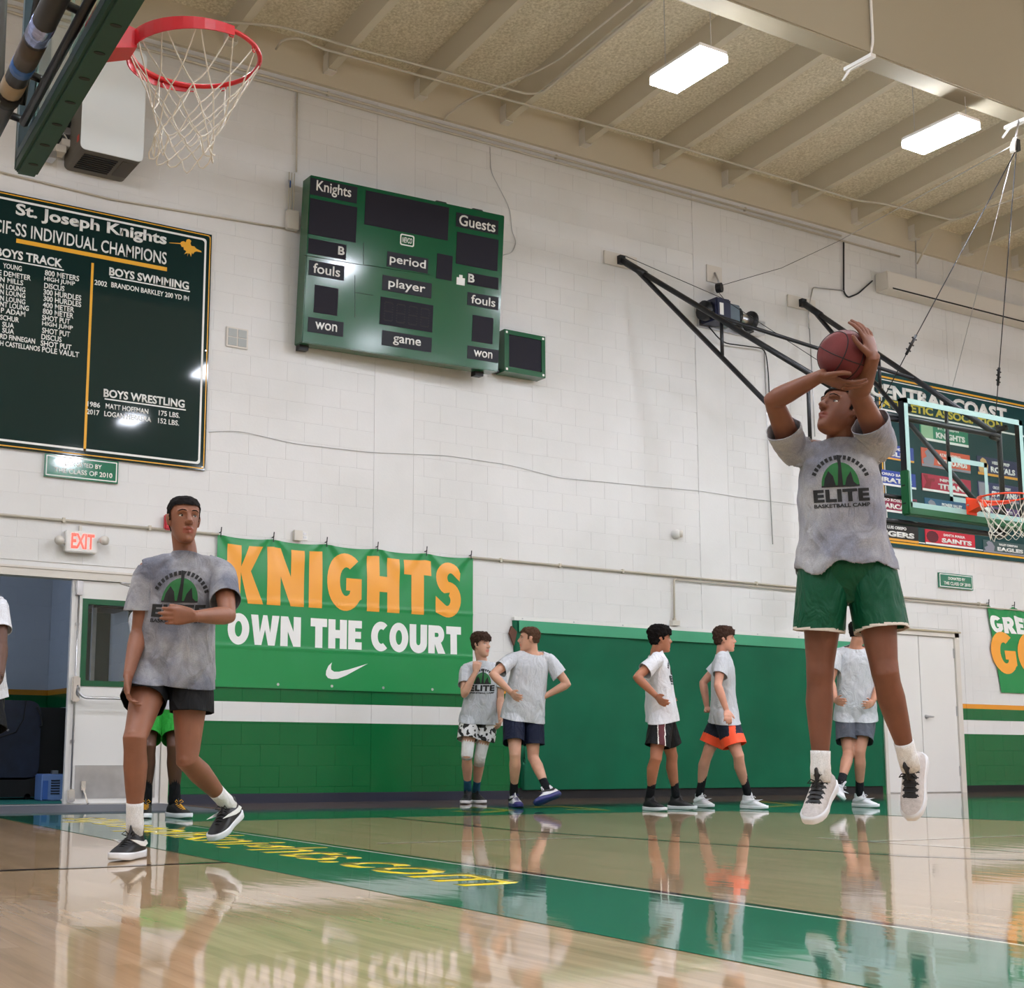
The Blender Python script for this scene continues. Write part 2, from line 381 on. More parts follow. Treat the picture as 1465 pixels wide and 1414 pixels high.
# seams of the fibre board panels: thin battens between the beams
GY, GZ = 7.55, 6.44
gd = bmesh.new(); box(gd, (X0, GY-.22, GZ), (X1, GY, roof_z(7.6)+.28), .012); girder = struct(obj('trim_2', gd, M_GIRD), 'deep painted girder running along the hall under the roof')
struct(boxo('wall_left', (X0-.2, Y0, -.02), (X0, WALL_Y+.2, 9), M_SIDE)); struct(boxo('wall_right', (X1, Y0, -.02), (X1+.2, WALL_Y+.2, 9), M_SIDE))
struct(boxo('wall_front', (X0-.2, Y0-.2, -.02), (X1+.2, Y0, 9), M_SIDE))
# ------------------------------------------------------------------ floor
fb = bmesh.new(); box(fb, (X0-.2, Y0-.2, -.1), (X1+.2, WALL_Y+.02, 0)); floor = struct(obj('floor', fb, M_FLOOR), 'glossy maple sports floor with green painted borders')
def paint(name, pts, z, m): return prismo(name, pts, z-.0012, z, m, floor)
def rect(x0, y0, x1, y1): return [(x0, y0), (x1, y0), (x1, y1), (x0, y1)]
BX0, BX1 = 2.50, 3.405
paint('painted_border', rect(BX0, -6, BX1, 10.75), .0020, M_FGREEN)                       # band under the end line
paint('painted_border', [(BX1, 9.30), (7.4, 9.25), (8.6, 9.10), (9.3, 8.0), (9.6, 6.9), (15, 6.3), (15, 10.75), (BX1, 10.75)], .0020, M_FGREEN)
paint('court_line', rect(BX1, -6, BX1+.02, 10.7), .0024, M_FWHITE)
paint('court_line', rect(BX1+.02, -6, BX1+.07, 9.5), .0024, M_FBLACK)
paint('court_line', rect(-5, 5.935, 2.50, 5.985), .0024, M_FBLACK)
paint('stained_strip', rect(4.6, 10.75, X1, WALL_Y), .0020, M_FBROWN)
# three-point line, curved
pts = [on_z(x, y) for x, y in ((540, 1168.5), (640, 1178.5), (740, 1189), (830, 1195.5), (900, 1200), (1000, 1207), (1110, 1214), (1300, 1225.5), (1465, 1231.5), (1600, 1236))]
def strip(name, P, wd, m, z=.0026):
    L, R = [], []
    for i, p in enumerate(P):
        d = (P[min(i+1, len(P)-1)]-P[max(i-1, 0)]); d.z = 0; d.normalize(); n = V((-d.y, d.x, 0))*wd/2
        L.append((p.x+n.x, p.y+n.y)); R.append((p.x-n.x, p.y-n.y))
    bm = bmesh.new(); a = [bm.verts.new((*q, z)) for q in L]; b = [bm.verts.new((*q, z)) for q in R]
    for i in range(len(a)-1): bm.faces.new((a[i], a[i+1], b[i+1], b[i]))
    for f in bm.faces:
        f.normal_update()
        if f.normal.z < 0: f.normal_flip()
    return obj(name, bm, m, floor)
strip('court_line', pts, .05, M_FBLACK)
strip('court_line', [on_z(x, y) for x, y in ((540, 1207.5), (700, 1203), (850, 1198.5))], .03, M_FWHITE)
strip('court_line', [on_z(x, y) for x, y in ((1240, 1204.5), (1465, 1196.0), (1600, 1191))], .05, M_FWHITE)
strip('court_line', [on_z(x, y) for x, y in ((1170, 1199), (1240, 1204.5), (1380, 1213.5), (1465, 1220), (1600, 1229))], .05, M_FWHITE)
strip('court_line', [V((.6+3.05*math.cos(math.radians(a)), .2+3.2*math.sin(math.radians(a)), 0)) for a in (20, 24, 28, 32, 36)], .05, M_FBLACK)
# website lettering on the end-line band: letters stand towards +X and run towards the camera
def floor_text(s, u0, u1, x0, x1, m, bold=.03, ax=V((0, -1, 0)), ay=V((1, 0, 0)), shear=0):
    bm = fit_text(s, u0, x0, u1, x1, bold, shear=shear)
    slab(bm, .0006); place(bm, V((0, 0, .0022)), ax, ay, V((0, 0, 1))); bmesh.ops.recalc_face_normals(bm, faces=bm.faces); return obj('floor_lettering', bm, m, floor)
floor_text('stjosephknights.com', -10.1, -4.52, 2.75, 3.34, M_FYEL, bold=.02)
ft = [((620, 1157.5), (690, 1156), (730, 1160), (690, 1163), (650, 1161)), ((756, 1156), (800, 1154.4), (850, 1158), (870, 1160), (810, 1158.5)), ((660, 1163), (720, 1160), (776, 1161.5))]
for q in (ft[0], ft[1]):
    P = [on_z(*p) for p in q]; strip('floor_lettering', P, .12, M_FYEL, .0026)
strip('floor_lettering', [on_z(x, y) for x, y in ((1085, 1147), (1140, 1152.5), (1090, 1155.5))], .12, M_FYEL, .0026)
strip('floor_lettering', [on_z(x, y) for x, y in ((1385, 1146), (1425, 1147), (1490, 1149))], .06, M_FYEL, .0026)
# rubber mat in front of the doors
tag(prismo('door_mat', rect(-4.5, 10.75, 4.42, WALL_Y-.012), .0, .012, M_GREYRUB), 'dark grey rubber mat strip in front of the left doorway', 'mat')
# baseboards
struct(boxo('baseboard_back', (4.48, WALL_Y-.022, 0), (8.34, WALL_Y-.004, .092), M_NAVYB)); struct(boxo('baseboard_right', (15.76, WALL_Y-.022, 0), (X1, WALL_Y-.004, .092), M_BLACK))
struct(boxo('baseboard_left', (-5, WALL_Y-.022, 0), (2.49, WALL_Y-.004, .092), M_NAVYB))
struct(boxo('trim_3', (8.34, WALL_Y-.03, 0), (14.1, WALL_Y-.004, .12), M_BLACK), 'black base strip under the green wall mat')

# ------------------------------------------------------------------ ceiling lights
M_LAMP = mat('lamp_diffuser', (1, 1, 1), .5, emit=LAMP_C, es=LAMP_W)
def fixture_proto(x, y, z, label, vis_):
    f = empty('ceiling_light', (x, y, z), label, 'light', 'ceiling lights')
    bm = bmesh.new(); box(bm, (x-.155, y-.315, z+.004), (x+.155, y+.315, z+.05), .01); box(bm, (x-.07, y-.25, z+.05), (x+.07, y+.25, z+.085)); obj('housing', bm, M_WHITE, f)
    for sx in (-.077, .077): boxo('diffuser', (x+sx-.074, y-.31, z-.05), (x+sx+.074, y+.31, z+.003), M_LAMP, f)
    for sy in (-.28, .28):
        tubeo('hanger_wire', [(x, y+sy, z+.05), (x+.0, y+sy, roof_z(y)+.29)], .0035, M_STEEL, f, n=5)
    return f
def copy_tree(o, parent=None):
    c = o.copy(); COL.objects.link(c)
    if parent is not None: c.parent = parent
    for ch in list(o.children): copy_tree(ch, c)
    return c
lx = [1.75, 4.55, 7.33, 10.15, 12.95, 15.75, 18.6, -1.2]; ly = [7.98, 5.45, 1.9, -1.9, -6.0]  # last lx column is unseen, added to brighten the left of the wall
proto = None
for j, y in enumerate(ly):
    for i, x in enumerate(lx):
        if (i == 1 and j < 3) or (i, j) == (3, 1): continue
        yy = 7.70 if (i, j) == (3, 0) else y
        if (i, j) == (2, 0): lb = 'glowing ceiling light over the scoreboard side, nearest the top middle of the picture'
        elif (i, j) == (3, 0): lb = 'glowing ceiling light to the right, beside the girder and above the far basket'
        else: lb = 'hanging strip of light outside the picture, one of the rows over the court'
        if proto is None: proto = fixture_proto(x, yy, 6.2, lb, 1); continue
        c = copy_tree(proto); c.location = (x, yy, 6.2); c['label'] = lb

# ------------------------------------------------------------------ corridor behind the left doorway
CY0, CY1 = WALL_Y+.2, 16.0
M_TEAL = mat('teal_carpet', srgb(28, 120, 108), .8, bump=.5, bscale=200)
struct(boxo('floor_corridor', (-1, WALL_Y-.01, -.1), (6, CY1+.2, .004), M_TEAL), 'teal corridor carpet beyond the doorway')
cb = on_y(68, 996, CY1).x
struct(boxo('wall_corridor', (-1.2, CY1, 0), (cb, CY1+.2, 3.0), M_WALL), 'shaded block wall across the corridor')
struct(boxo('wall_corridor_side', (cb, WALL_Y+1.9, 0), (cb+.2, CY1+.2, 3.0), M_WALL), 'blue-lit block wall at the corridor corner')
struct(boxo('ceiling_corridor', (-1.2, CY0, 2.9), (6, CY1+.2, 3.0), M_SIDE)); struct(boxo('wall_corridor_left', (-1.3, CY0, 0), (-1.2, CY1+.2, 3.0), M_SIDE))
CWB = bl_mesh[(.4064, .2032)]
for par, orient in (('wall_corridor', 0), ('wall_corridor_side', 1)):
    P = bpy.data.objects[par]
    for n in range(0, 12):
        z = .762+(n-3)*CRS+CRS/2
        for k in range(7):
            d = (k+(.5 if n % 2 else 0))*.4064+.21
            o = bpy.data.objects.new('block', CWB); COL.objects.link(o); o.parent = P
            if orient == 0:
                if cb-d < 1.9: bpy.data.objects.remove(o); continue
                o.location = (cb-d, CY1-.001, z)
            else: o.location = (cb-.001, CY1-d, z); o.rotation_euler = (0, 0, -math.pi/2)
# ------------------------------------------------------------------ doors
def wbox(name, x0, z0, x1, z1, y0, y1, m, parent=None, bevel=0):
    """box on the wall; y0,y1 = metres in front of the wall plane (negative = inside the wall)"""
    return boxo(name, (x0, WALL_Y-y1, z0), (x1, WALL_Y-y0, z1), m, parent, bevel)
d1 = empty('door_1', (3.48, WALL_Y, 0), 'left double doorway: one leaf standing open, the other closed with a green framed window', None); d1['kind'] = 'structure'
wbox('door_frame', 4.395, 0, 4.47, 2.115, -.14, .012, M_OFFW, d1); wbox('door_frame', 2.50, 2.045, 4.47, 2.115, -.14, .02, M_OFFW, d1); wbox('door_frame', 2.50, 0, 2.57, 2.115, -.14, .012, M_OFFW, d1)
wbox('lintel', 2.50, 2.115, 4.47, 2.135, -.01, .03, M_OFFW, d1)
wbox('threshold', 2.5, 0, 4.47, .018, -.14, .03, M_ALU, d1)
DX0, DX1 = 3.50, 4.39
lf = empty('door_leaf', (DX0, WALL_Y, 0), None, None); lf.parent = d1; lf.matrix_parent_inverse = _wm(d1).inverted()
o = wall_ring('leaf_panel', [(DX0, .02), (DX1, .02), (DX1, 2.04), (DX0, 2.04)], [(DX0+.135, 1.11), (DX1-.13, 1.11), (DX1-.13, 1.84), (DX0+.135, 1.84)], -.06, -.012, M_WHITE, lf)
wall_ring('window_frame', [(DX0+.10, 1.075), (DX1-.10, 1.075), (DX1-.10, 1.875), (DX0+.10, 1.875)], [(DX0+.15, 1.125), (DX1-.15, 1.125), (DX1-.15, 1.825), (DX0+.15, 1.825)], -.065, -.002, mat('green_enamel', srgb(10, 84, 50), .3), lf)
M_GLASS = mat('glass', (.9, .95, .93), .02, trans=1, ior=1.45)
wbox('window_pane', DX0+.14, 1.12, DX1-.14, 1.83, -.042, -.036, M_GLASS, lf)
wbox('kick_plate', DX0+.095, .066, DX1-.04, .362, -.012, -.008, M_STEEL, lf)
for z0, z1 in ((.02, 2.03),): tubeo('latch_rod', [(DX0+.055, WALL_Y-.012, z0+.04), (DX0+.055, WALL_Y-.012, z1-.06)], .009, M_STEEL, lf)
wbox('latch_case', DX0+.022, 1.90, DX0+.088, 2.03, -.012, .035, M_STEEL, lf, .008); wbox('latch_case', DX0+.02, .035, DX0+.09, .15, -.012, .04, M_CHROME, lf, .01)
wbox('latch_case', DX0+.018, .93, DX0+.095, 1.16, -.012, .045, M_CHROME, lf, .012)
for z in (.56, 1.62): wbox('rod_guide', DX0+.035, z, DX0+.075, z+.03, -.012, .005, M_STEEL, lf, .004)
tubeo('push_bar', bend([(DX0+.07, WALL_Y-.03, 1.08), (DX0+.075, WALL_Y-.09, 1.0), (DX0+.12, WALL_Y-.09, .965), (DX1-.05, WALL_Y-.09, .965), (DX1-.04, WALL_Y-.01, .98)], .03), .012, M_STEEL, lf)
bm = bmesh.new(); tube(bm, [(DX0+.16, WALL_Y+.01, .20), (DX0+.20, WALL_Y-.05, .03), (DX0+.205, WALL_Y-.055, .02)], [.012, .009, .014], 8); box(bm, (DX0+.15, WALL_Y-.012, .14), (DX0+.19, WALL_Y+.01, .22)); obj('door_stop', bm, M_CHROME, lf)
bm = bmesh.new(); box(bm, (DX0+.62, WALL_Y-.06, 1.90), (DX0+.86, WALL_Y+.01, 1.955)); obj('door_closer', bm, M_STEEL, lf)
bm = bmesh.new()
for a, b in (((DX0+.70, WALL_Y-.04, 1.965), (DX0+.40, WALL_Y-.14, 2.02)), ((DX0+.40, WALL_Y-.14, 2.02), (DX0+.86, WALL_Y-.02, 2.05))): tube(bm, [a, b], .009, 8)
obj('closer_arm', bm, M_STEEL, lf, True)
# dark storage room seen through the door window: back of the pane shows the corridor; a steel rack stands there
rk = empty('storage_rack', (4.3, WALL_Y+1.3, 0), 'steel upright and shelf seen through the green framed door window', 'rack')
for x in (4.0, 4.45): boxo('rack_post', (x, WALL_Y+1.0, 0), (x+.04, WALL_Y+1.04, 2.2), M_STEEL, rk)
for z in (.5, 1.1, 1.9): boxo('rack_shelf', (4.0, WALL_Y+1.0, z), (4.49, WALL_Y+1.5, z+.03), M_BLACKM, rk)
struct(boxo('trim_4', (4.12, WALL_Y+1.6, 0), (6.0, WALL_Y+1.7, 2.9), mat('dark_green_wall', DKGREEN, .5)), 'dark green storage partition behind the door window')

d2 = empty('door_2', (14.97, WALL_Y, 0), 'closed white double door at the right between green mat and green wall base', None); d2['kind'] = 'structure'
wbox('door_frame', 14.19, 0, 14.245, 2.14, -.1, .02, M_OFFW, d2); wbox('door_frame', 15.66, 0, 15.75, 2.14, -.1, .02, M_OFFW, d2); wbox('door_frame', 14.19, 2.08, 15.75, 2.14, -.1, .02, M_OFFW, d2)
wbox('lintel', 14.17, 2.14, 15.77, 2.16, -.01, .04, mat('tan_trim', srgb(176, 166, 138), .5), d2)
for a, b, hx in ((14.245, 14.945, 14.25), (14.953, 15.66, 15.655)):
    lf2 = wbox('door_leaf', a+.003, .015, b-.003, 2.075, -.05, -.006, M_WHITE, d2)
    for z in (.22, 1.02, 1.80): wbox('hinge', hx-.012, z, hx+.012, z+.13, -.02, .006, M_STEEL, lf2)
bm = bmesh.new(); tube(bm, [(15.03, WALL_Y+.006, 1.0), (15.03, WALL_Y-.05, 1.0)], [.028, .012], 12); tube(bm, [(15.03, WALL_Y-.05, 1.0), (15.11, WALL_Y-.055, 1.0)], [.013, .010], 8); obj('door_handle', bm, M_STEEL, lf2, True)
wbox('sill', 14.19, 0, 15.75, .014, -.1, .0, M_STEEL, d2)

# ------------------------------------------------------------------ dark things in the corridor
def dk(px, py, Y): return on_y(px, py, Y)
M_NAVYF = mat('navy_vinyl', srgb(26, 36, 58), .45, var=.3)
a, b = dk(-60, 1118, 13.6), dk(60, 1003, 13.6)
cart = empty('covered_cart', ((a.x+b.x)/2, 13.8, .1), 'navy vinyl-covered cart with rounded corner standing in the dark corridor', 'cart')
prismo('cover', rrect(a.x, max(a.z, .2), b.x, b.z, .12), 0, .5, M_NAVYF, cart, org=V((0, 14.1, 0)), ax=WX, ay=WZ, az=WN)
sm = []
pp = [dk(x, y, 13.6)+V((0, -.012, 0)) for x, y in ((37, 1003), (33, 1030), (22, 1048), (0, 1055), (-30, 1052))]
tubeo('piping', pp, .006, M_BLACK, cart)
tubeo('strap', [dk(x, y, 13.6)+V((0, -.02, 0)) for x, y in ((52, 1012), (58, 1024), (60, 1038), (56, 1040))], .012, M_BLACK, cart)
boxo('wheel_base', (a.x, 13.6, .03), (b.x+.35, 14.1, .22), M_BLACK, cart); boxo('side_crate', (b.x+.02, 13.75, .2), (b.x+.42, 14.1, .92), M_BLACK, cart)
for x in (a.x+.1, b.x-.1): tubeo('wheel', [(x, 13.6, .035), (x, 13.64, .035)], .03, M_BLACK, cart, 14)
p, q = dk(0, 1052, 13.6), dk(13, 1042, 13.6)
bm = fit_text('ore', p.x+.01, p.z+.04, q.x, q.z-.01, .0, shear=.3); slab(bm, .002); place(bm, V((0, 13.597, 0)), WX, WZ, WN); obj('lettering', bm, M_ALU, cart)
a, b = dk(59, 1137, 13.2), dk(86, 1108, 13.2)
rd = empty('slotted_box', (a.x, 13.2, 0), 'pale blue plastic box with slotted front beside the open doorway', 'box')
boxo('shell', (a.x, 13.2, .005), (b.x+.08, 13.45, max(b.z, .25)), mat('pale_blue_plastic', srgb(120, 150, 205), .4), rd, .01)
for k in range(6): boxo('slot', (a.x+.09, 13.192, .07+k*.025), (b.x+.0, 13.202, .08+k*.025), M_BLACK, rd)
boxo('side_panel', (a.x+.01, 13.19, .02), (a.x+.06, 13.2, .2), mat('blue_plastic', srgb(70, 110, 190), .4), rd); boxo('carry_handle', (a.x+.11, 13.25, max(b.z, .25)), (a.x+.17, 13.3, max(b.z, .25)+.035), M_STEEL, rd)
for x, y, r, lb in ((46, 1136, .02, 'larger crumpled white scrap on the teal carpet near the blue box'), (35, 1137.5, .012, 'smaller crumpled white scrap on the teal carpet, left of the larger one')):
    c = on_z(x, y, .02); bm = bmesh.new(); bmesh.ops.create_icosphere(bm, subdivisions=2, radius=r*1.6)
    for v in bm.verts: v.co = v.co*(1+.35*noise.noise(v.co*60)); v.co.z *= .6
    bmesh.ops.translate(bm, verts=bm.verts, vec=(c.x, min(c.y, 13.1), .004+r)); tag(obj('paper_scrap', bm, M_WHITEP), lb, 'paper')

# ------------------------------------------------------------------ champions board
M_BOARD = mat('gloss_board', srgb(3, 36, 33), .5, spec=.1, coat=.45, coat_r=.05)
cbd = empty('champions_board', (3.2, WALL_Y, 3.2), 'large dark green board listing individual champions in white lettering', 'board')
BL0, BL1, BZ0, BZ1 = 1.25, 4.735, 3.19, 5.588
o = wbox('panel', BL0, BZ0, BL1, BZ1, .008, .035, M_BOARD, cbd)
M_GOLD = mat('gold_print', srgb(232, 170, 34), .4)
def rr(i, r=.03): return rrect(BL0+i, BZ0+i, BL1-i, BZ1-i, r)
wall_ring('pinstripe', rr(.012), rr(.022), .0352, .0362, M_GOLD, cbd); wall_ring('pinstripe', rr(.055), rr(.075), .0352, .0365, M_WHITEP, cbd)
TX = lambda s, p0, p1, m=M_WHITEP, par=cbd, **k: wall_text_px(s, p0, p1, .0355, m, par, **k)
def on_board(y_left, x0, x1, slope): pass
def tline(s, x0, y0t, y0b, x1, bold=.02, m=M_WHITEP, par=None, dpt=.0355, **k):
    """words between pixel x0 and x1; y0t / y0b = top / bottom of the first letter; the wall's own geometry levels them"""
    a = on_y(x0, y0b, WALL_Y-dpt); t = on_y(x0, y0t, WALL_Y-dpt)
    # right end on the same height
    lo, hi = 0, 1500
    for _ in range(30):
        mid = (lo+hi)/2
        if on_y(x1, mid, WALL_Y-dpt).z > a.z: lo = mid
        else: hi = mid
    b = on_y(x1, lo, WALL_Y-dpt)
    return wall_text(s, a.x, a.z, b.x, t.z, dpt, m, par or cbd, bold=bold, **k)
tline('St. Joseph Knights', 22, 290, 312, 238, .03)
tline('CIF-SS INDIVIDUAL CHAMPIONS', -10, 312, 331, 238, .012)
p = on_y(22, 343); q = on_y(237, 388); wbox('rule', p.x, p.z-.04, q.x, p.z, .035, .0365, M_GOLD, cbd)
tline('BOYS TRACK', -6, 353, 366, 89, .03); p = on_y(-6, 370); wbox('rule', p.x, p.z-.012, on_y(90, 383).x, p.z, .035, .0365, M_WHITEP, cbd)
tline('BOYS SWIMMING', 156, 382, 394, 270, .03); p = on_y(156, 397); wbox('rule', p.x, p.z-.012, on_y(270, 414).x, p.z, .035, .0365, M_WHITEP, cbd)
tline('BOYS WRESTLING', 148, 556, 568, 264, .03); p = on_y(148, 571); wbox('rule', p.x, p.z-.012, on_y(264, 584).x, p.z, .035, .0365, M_WHITEP, cbd)
p, q = on_y(131, 378), on_y(117, 646); wbox('rule', p.x-.012, q.z, p.x+.012, p.z, .035, .0365, M_GOLD, cbd)
names = [('YOUNG', 4, 31, 376), ('E DEMETER', -2, 44, 386), ('N MILLS', 0, 33, 395.5), ('N LOUNG', 0, 36, 405), ('N LOUNG', 0, 36, 413.5), ('N LOUNG', 0, 36, 422.5), ('NT LOUNG', 0, 41, 431), ('P ADAM', 1, 36, 440),
         ('SCHUR', 0, 27, 450), ('SUA', 3, 20, 460), ('SUA', 3, 20, 468.5), ('RD FINNEGAN', 0, 50, 477), ('H CASTELLANOS', 0, 57, 487)]
evs = ['800 METERS', 'HIGH JUMP', 'DISCUS', '300 HURDLES', '300 HURDLES', '400 METER', '800 METER', 'SHOT PUT', 'HIGH JUMP', 'SHOT PUT', 'DISCUS', 'SHOT PUT', 'POLE VAULT']
ex = [(64, 113), (63, 107), (63, 92), (62, 116), (62, 116), (61, 106), (61, 105), (60, 100), (60, 104), (60, 100), (59, 88), (58, 102), (60, 113)]
for i, ((s, a, b, y), e, (ea, eb)) in enumerate(zip(names, evs, ex)):
    tline(s, a, y, y+7.5, b, .02); tline(e, ea, 386+i*9.15, 394+i*9.15, eb, .02)
for s, a, b, y in (('2002', 135, 153, 400), ('BRANDON BARKLEY 200 YD IM', 159, 270, 403.5), ('1986', 125, 143, 574), ('MATT HOFFMAN', 151, 212, 577), ('175 LBS.', 227, 257, 587), ('2017', 124, 142, 585), ('LOGAN HERRERA', 149, 216, 588), ('152 LBS.', 226, 256, 598)):
    tline(s, a, y, y+7.5, b, .02)
# gold lancer on a horse, facing left
def ppx(L): return [(on_y(x, y).x, on_y(x, y).z) for x, y in L]
def bp(L): return [(235+x/22.54, 330+y/22.54) for x, y in L]
wall_prism('emblem', ppx(bp([(120, 425), (480, 440), (500, 400), (580, 375), (650, 420), (680, 330), (760, 310), (830, 370), (800, 450), (830, 530), (930, 550), (990, 620), (1150, 700), (1160, 740), (1000, 710), (930, 730), (880, 800), (850, 740), (820, 880), (780, 780), (740, 760), (700, 870), (720, 760), (640, 780), (600, 800), (670, 700), (590, 650), (580, 570), (520, 560), (480, 470), (120, 440)])), .0355, .0365, M_GOLD, cbd)
for X_ in (BL1-.03,):
    for z in (BZ0+.03, (BZ0+BZ1)/2, BZ1-.03): wbox('screw', X_-.006, z-.006, X_+.006, z+.006, .035, .038, M_CHROME, cbd)
def plaque(x0, z0, x1, z1, label):
    p = empty('donor_plaque', ((x0+x1)/2, WALL_Y, z0), label, 'plaque', 'donor plaques under the boards')
    wbox('panel', x0, z0, x1, z1, .008, .03, mat('green_gloss', srgb(10, 112, 84), .08, coat=1), p)
    o_, i_ = rrect(x0+.012, z0+.012, x1-.012, z1-.012, .004), rrect(x0+.022, z0+.022, x1-.022, z1-.022, .003); wall_ring('pinstripe', o_, i_, .0302, .031, M_WHITEP, p)
    h = z1-z0; w_ = x1-x0
    wall_text('DONATED BY', x0+w_*.27, z0+h*.56, x0+w_*.77, z0+h*.76, .03, M_WHITEP, p, bold=.02); wall_text('THE CLASS OF 2010', x0+w_*.13, z0+h*.22, x0+w_*.92, z0+h*.44, .03, M_WHITEP, p, bold=.02)
plaque(3.18, 2.968, 3.872, 3.180, 'green plaque just under the champions board at the left'); plaque(15.39, 2.754, 16.09, 2.958, 'green plaque under the league board at the right')

# ------------------------------------------------------------------ scoreboard (leans out slightly at the top)
M_SB = mat('scoreboard_green', srgb(2, 84, 48), .35, spec=.12, coat=.9, coat_r=.13); M_PAN = mat('smoked_panel', srgb(30, 28, 38), .6, spec=.2)
SB = empty('scoreboard', (7.02, WALL_Y, 4.65), 'big green scoreboard with dark display windows high on the wall', 'scoreboard')
SD = .31
def yw(d): return WALL_Y-d
SB_T, SB_Y = math.radians(5.0), math.radians(-3.5); SB_P = V((7.02, WALL_Y, 4.65))
_ri = (Matrix.Rotation(SB_Y, 3, 'Z') @ Matrix.Rotation(SB_T, 3, 'X')).inverted()
def sb_at(px, py, d=SD):
    '''sight line meets the tilted front; result in the untilted frame'''
    e = _ri @ (EYE-SB_P)+SB_P; q = _ri @ sight(px, py); return e+q*((WALL_Y-d-e.y)/q.y)
c_ = [sb_at(*p) for p in ((441, 246), (716.8, 310.5), (435.5, 490), (718, 533))]
fx0, fx1, fz1, fz0 = (c_[0].x+c_[2].x)/2, (c_[1].x+c_[3].x)/2, (c_[0].z+c_[1].z)/2, (c_[2].z+c_[3].z)/2
wbox('cabinet', fx0, fz0, fx1, fz1, .10, SD, M_SB, SB, .008)
def sbx(L): return sb_at(400+L[0]/3.6625, 230+L[1]/3.6625)
def sb_panel(c0, c1, name='display', m=M_PAN):
    a, b = sbx(c0), sbx(c1); return wbox(name, a.x, b.z, b.x, a.z, SD, SD+.004, m, SB)
def bot(c0x, c0y, c1x, h):   # panel from its top-left, right x and height (crop units at left edge)
    a = sbx((c0x, c0y)); a2 = sbx((c0x, c0y+h)); b = sbx((c1x, c0y+(c1x-c0x)*.2))
    return a.x, a2.z, b.x, a.z
def sbp(c0x, c0y, c1x, h, name='display', m=M_PAN):
    x0, z0, x1, z1 = bot(c0x, c0y, c1x, h); return (x0, z0, x1, z1), wbox(name, x0, z0, x1, z1, SD, SD+.004, m, SB)
M_LBL = mat('label_black', srgb(18, 20, 30), .5, spec=.3)
for c in ((160, 195, 407, 190), (452, 155, 888, 180), (930, 372, 1147, 168), (152, 405, 350, 80), (985, 585, 1147, 62), (826, 485, 907, 132), (185, 650, 308, 145), (530, 712, 805, 145), (1012, 808, 1120, 138)): sbp(*c)
def sb_label(c0x, c0y, c1x, h, s, t0, t1, tt, tb):
    r, o = sbp(c0x, c0y, c1x, h, 'label_plate', M_LBL); w_, hh = r[2]-r[0], r[3]-r[1]
    wall_text(s, r[0]+w_*t0, r[1]+hh*tb, r[0]+w_*t1, r[1]+hh*tt, SD+.004, M_WHITEP, SB, bold=.012)
sb_label(162, 88, 408, 88, 'Knights', .13, .87, .92, .10); sb_label(926, 270, 1147, 75, 'Guests', .07, .93, .90, .12)
sb_label(155, 520, 340, 78, 'fouls', .12, .88, .86, .18); sb_label(150, 818, 335, 78, 'won', .20, .82, .76, .26)
sb_label(565, 474, 779, 80, 'period', .06, .94, .86, .12); sb_label(540, 598, 797, 80, 'player', .12, .87, .86, .12); sb_label(538, 888, 797, 78, 'game', .22, .78, .74, .12)
sb_label(985, 688, 1147, 68, 'fouls', .12, .90, .86, .18); sb_label(985, 968, 1147, 68, 'won', .20, .80, .74, .24)
for cx, cy in ((305, 448), (986, 592)):
    a, b = sbx((cx, cy+44)), sbx((cx+36, cy+6)); wall_text('B', a.x, a.z, b.x, b.z, SD+.004, M_WHITEP, SB, bold=.03)
a, b = sbx((630, 440)), sbx((705, 420)); wall_ring('badge', rrect(a.x, a.z, b.x, b.z+.05, .02), rrect(a.x+.012, a.z+.012, b.x-.012, b.z+.038, .015), SD, SD+.004, M_WHITEP, SB)
wall_text('NEVCO', a.x+.025, a.z+.03, b.x-.025, b.z+.02, SD, M_WHITEP, SB, bold=.02, shear=.2)
a, b = sbx((926, 648)), sbx((970, 618)); wbox('taped_note', a.x, a.z, b.x, b.z, SD, SD+.006, M_WHITEP, SB); wbox('taped_note', a.x+.03, b.z, b.x-.03, b.z+.03, SD, SD+.006, M_WHITEP, SB)
# dot-matrix seven-segment marks in the player window
r = bot(530, 712, 805, 145)
for k in range(4):
    x = r[0]+(.08+.23*k)*(r[2]-r[0]); w_ = .15*(r[2]-r[0]); z0, z1 = r[1]+.05*1, r[3]-.05
    bm = bmesh.new()
    for (xa, za, xb, zb) in ((x, z1, x+w_, z1), (x, (z0+z1)/2, x+w_, (z0+z1)/2), (x, z0, x+w_, z0), (x, z0, x, z1), (x+w_, z0, x+w_, z1)):
        n_ = 7
        for i in range(n_):
            t = (i+.5)/n_; px_, pz_ = xa+(xb-xa)*t, za+(zb-za)*t
            box(bm, (px_-.006, yw(SD)-.0055, pz_-.006), (px_+.006, yw(SD)-.0035, pz_+.006))
    obj('digit', bm, M_BLACK, SB)
bm = bmesh.new()
for p0, p1 in (((440, 430), (440, 545)), ((440, 545), (790, 600)), ((130, 495), (440, 548)), ((395, 600), (395, 820)), ((395, 690), (490, 706))):
    a, b = sbx(p0), sbx(p1); tube(bm, [a, b], .003, 4)
obj('panel_seam', bm, mat('seam_green', srgb(2, 50, 30), .5), SB)
for x in (fx0+.02, fx1-.22): wbox('bracket', x, fz0-.05, x+.1, fz0+.0, .1, .2, M_BLACKM, SB)
for x in (fx0+1.5, fx0+1.95): wbox('horn', x, fz1, x+.14, fz1+.055, .08, .2, M_BLACKM, SB, .01)
wbox('wall_bracket', fx0+.2, fz0+.06, fx1-.2, fz0+.16, .09, .11, M_BLACKM, SB); wbox('wall_bracket', fx0+.2, fz1-.3, fx1-.2, fz1-.2, -.04, .11, M_BLACKM, SB)
SB.rotation_euler = (SB_T, 0, SB_Y)
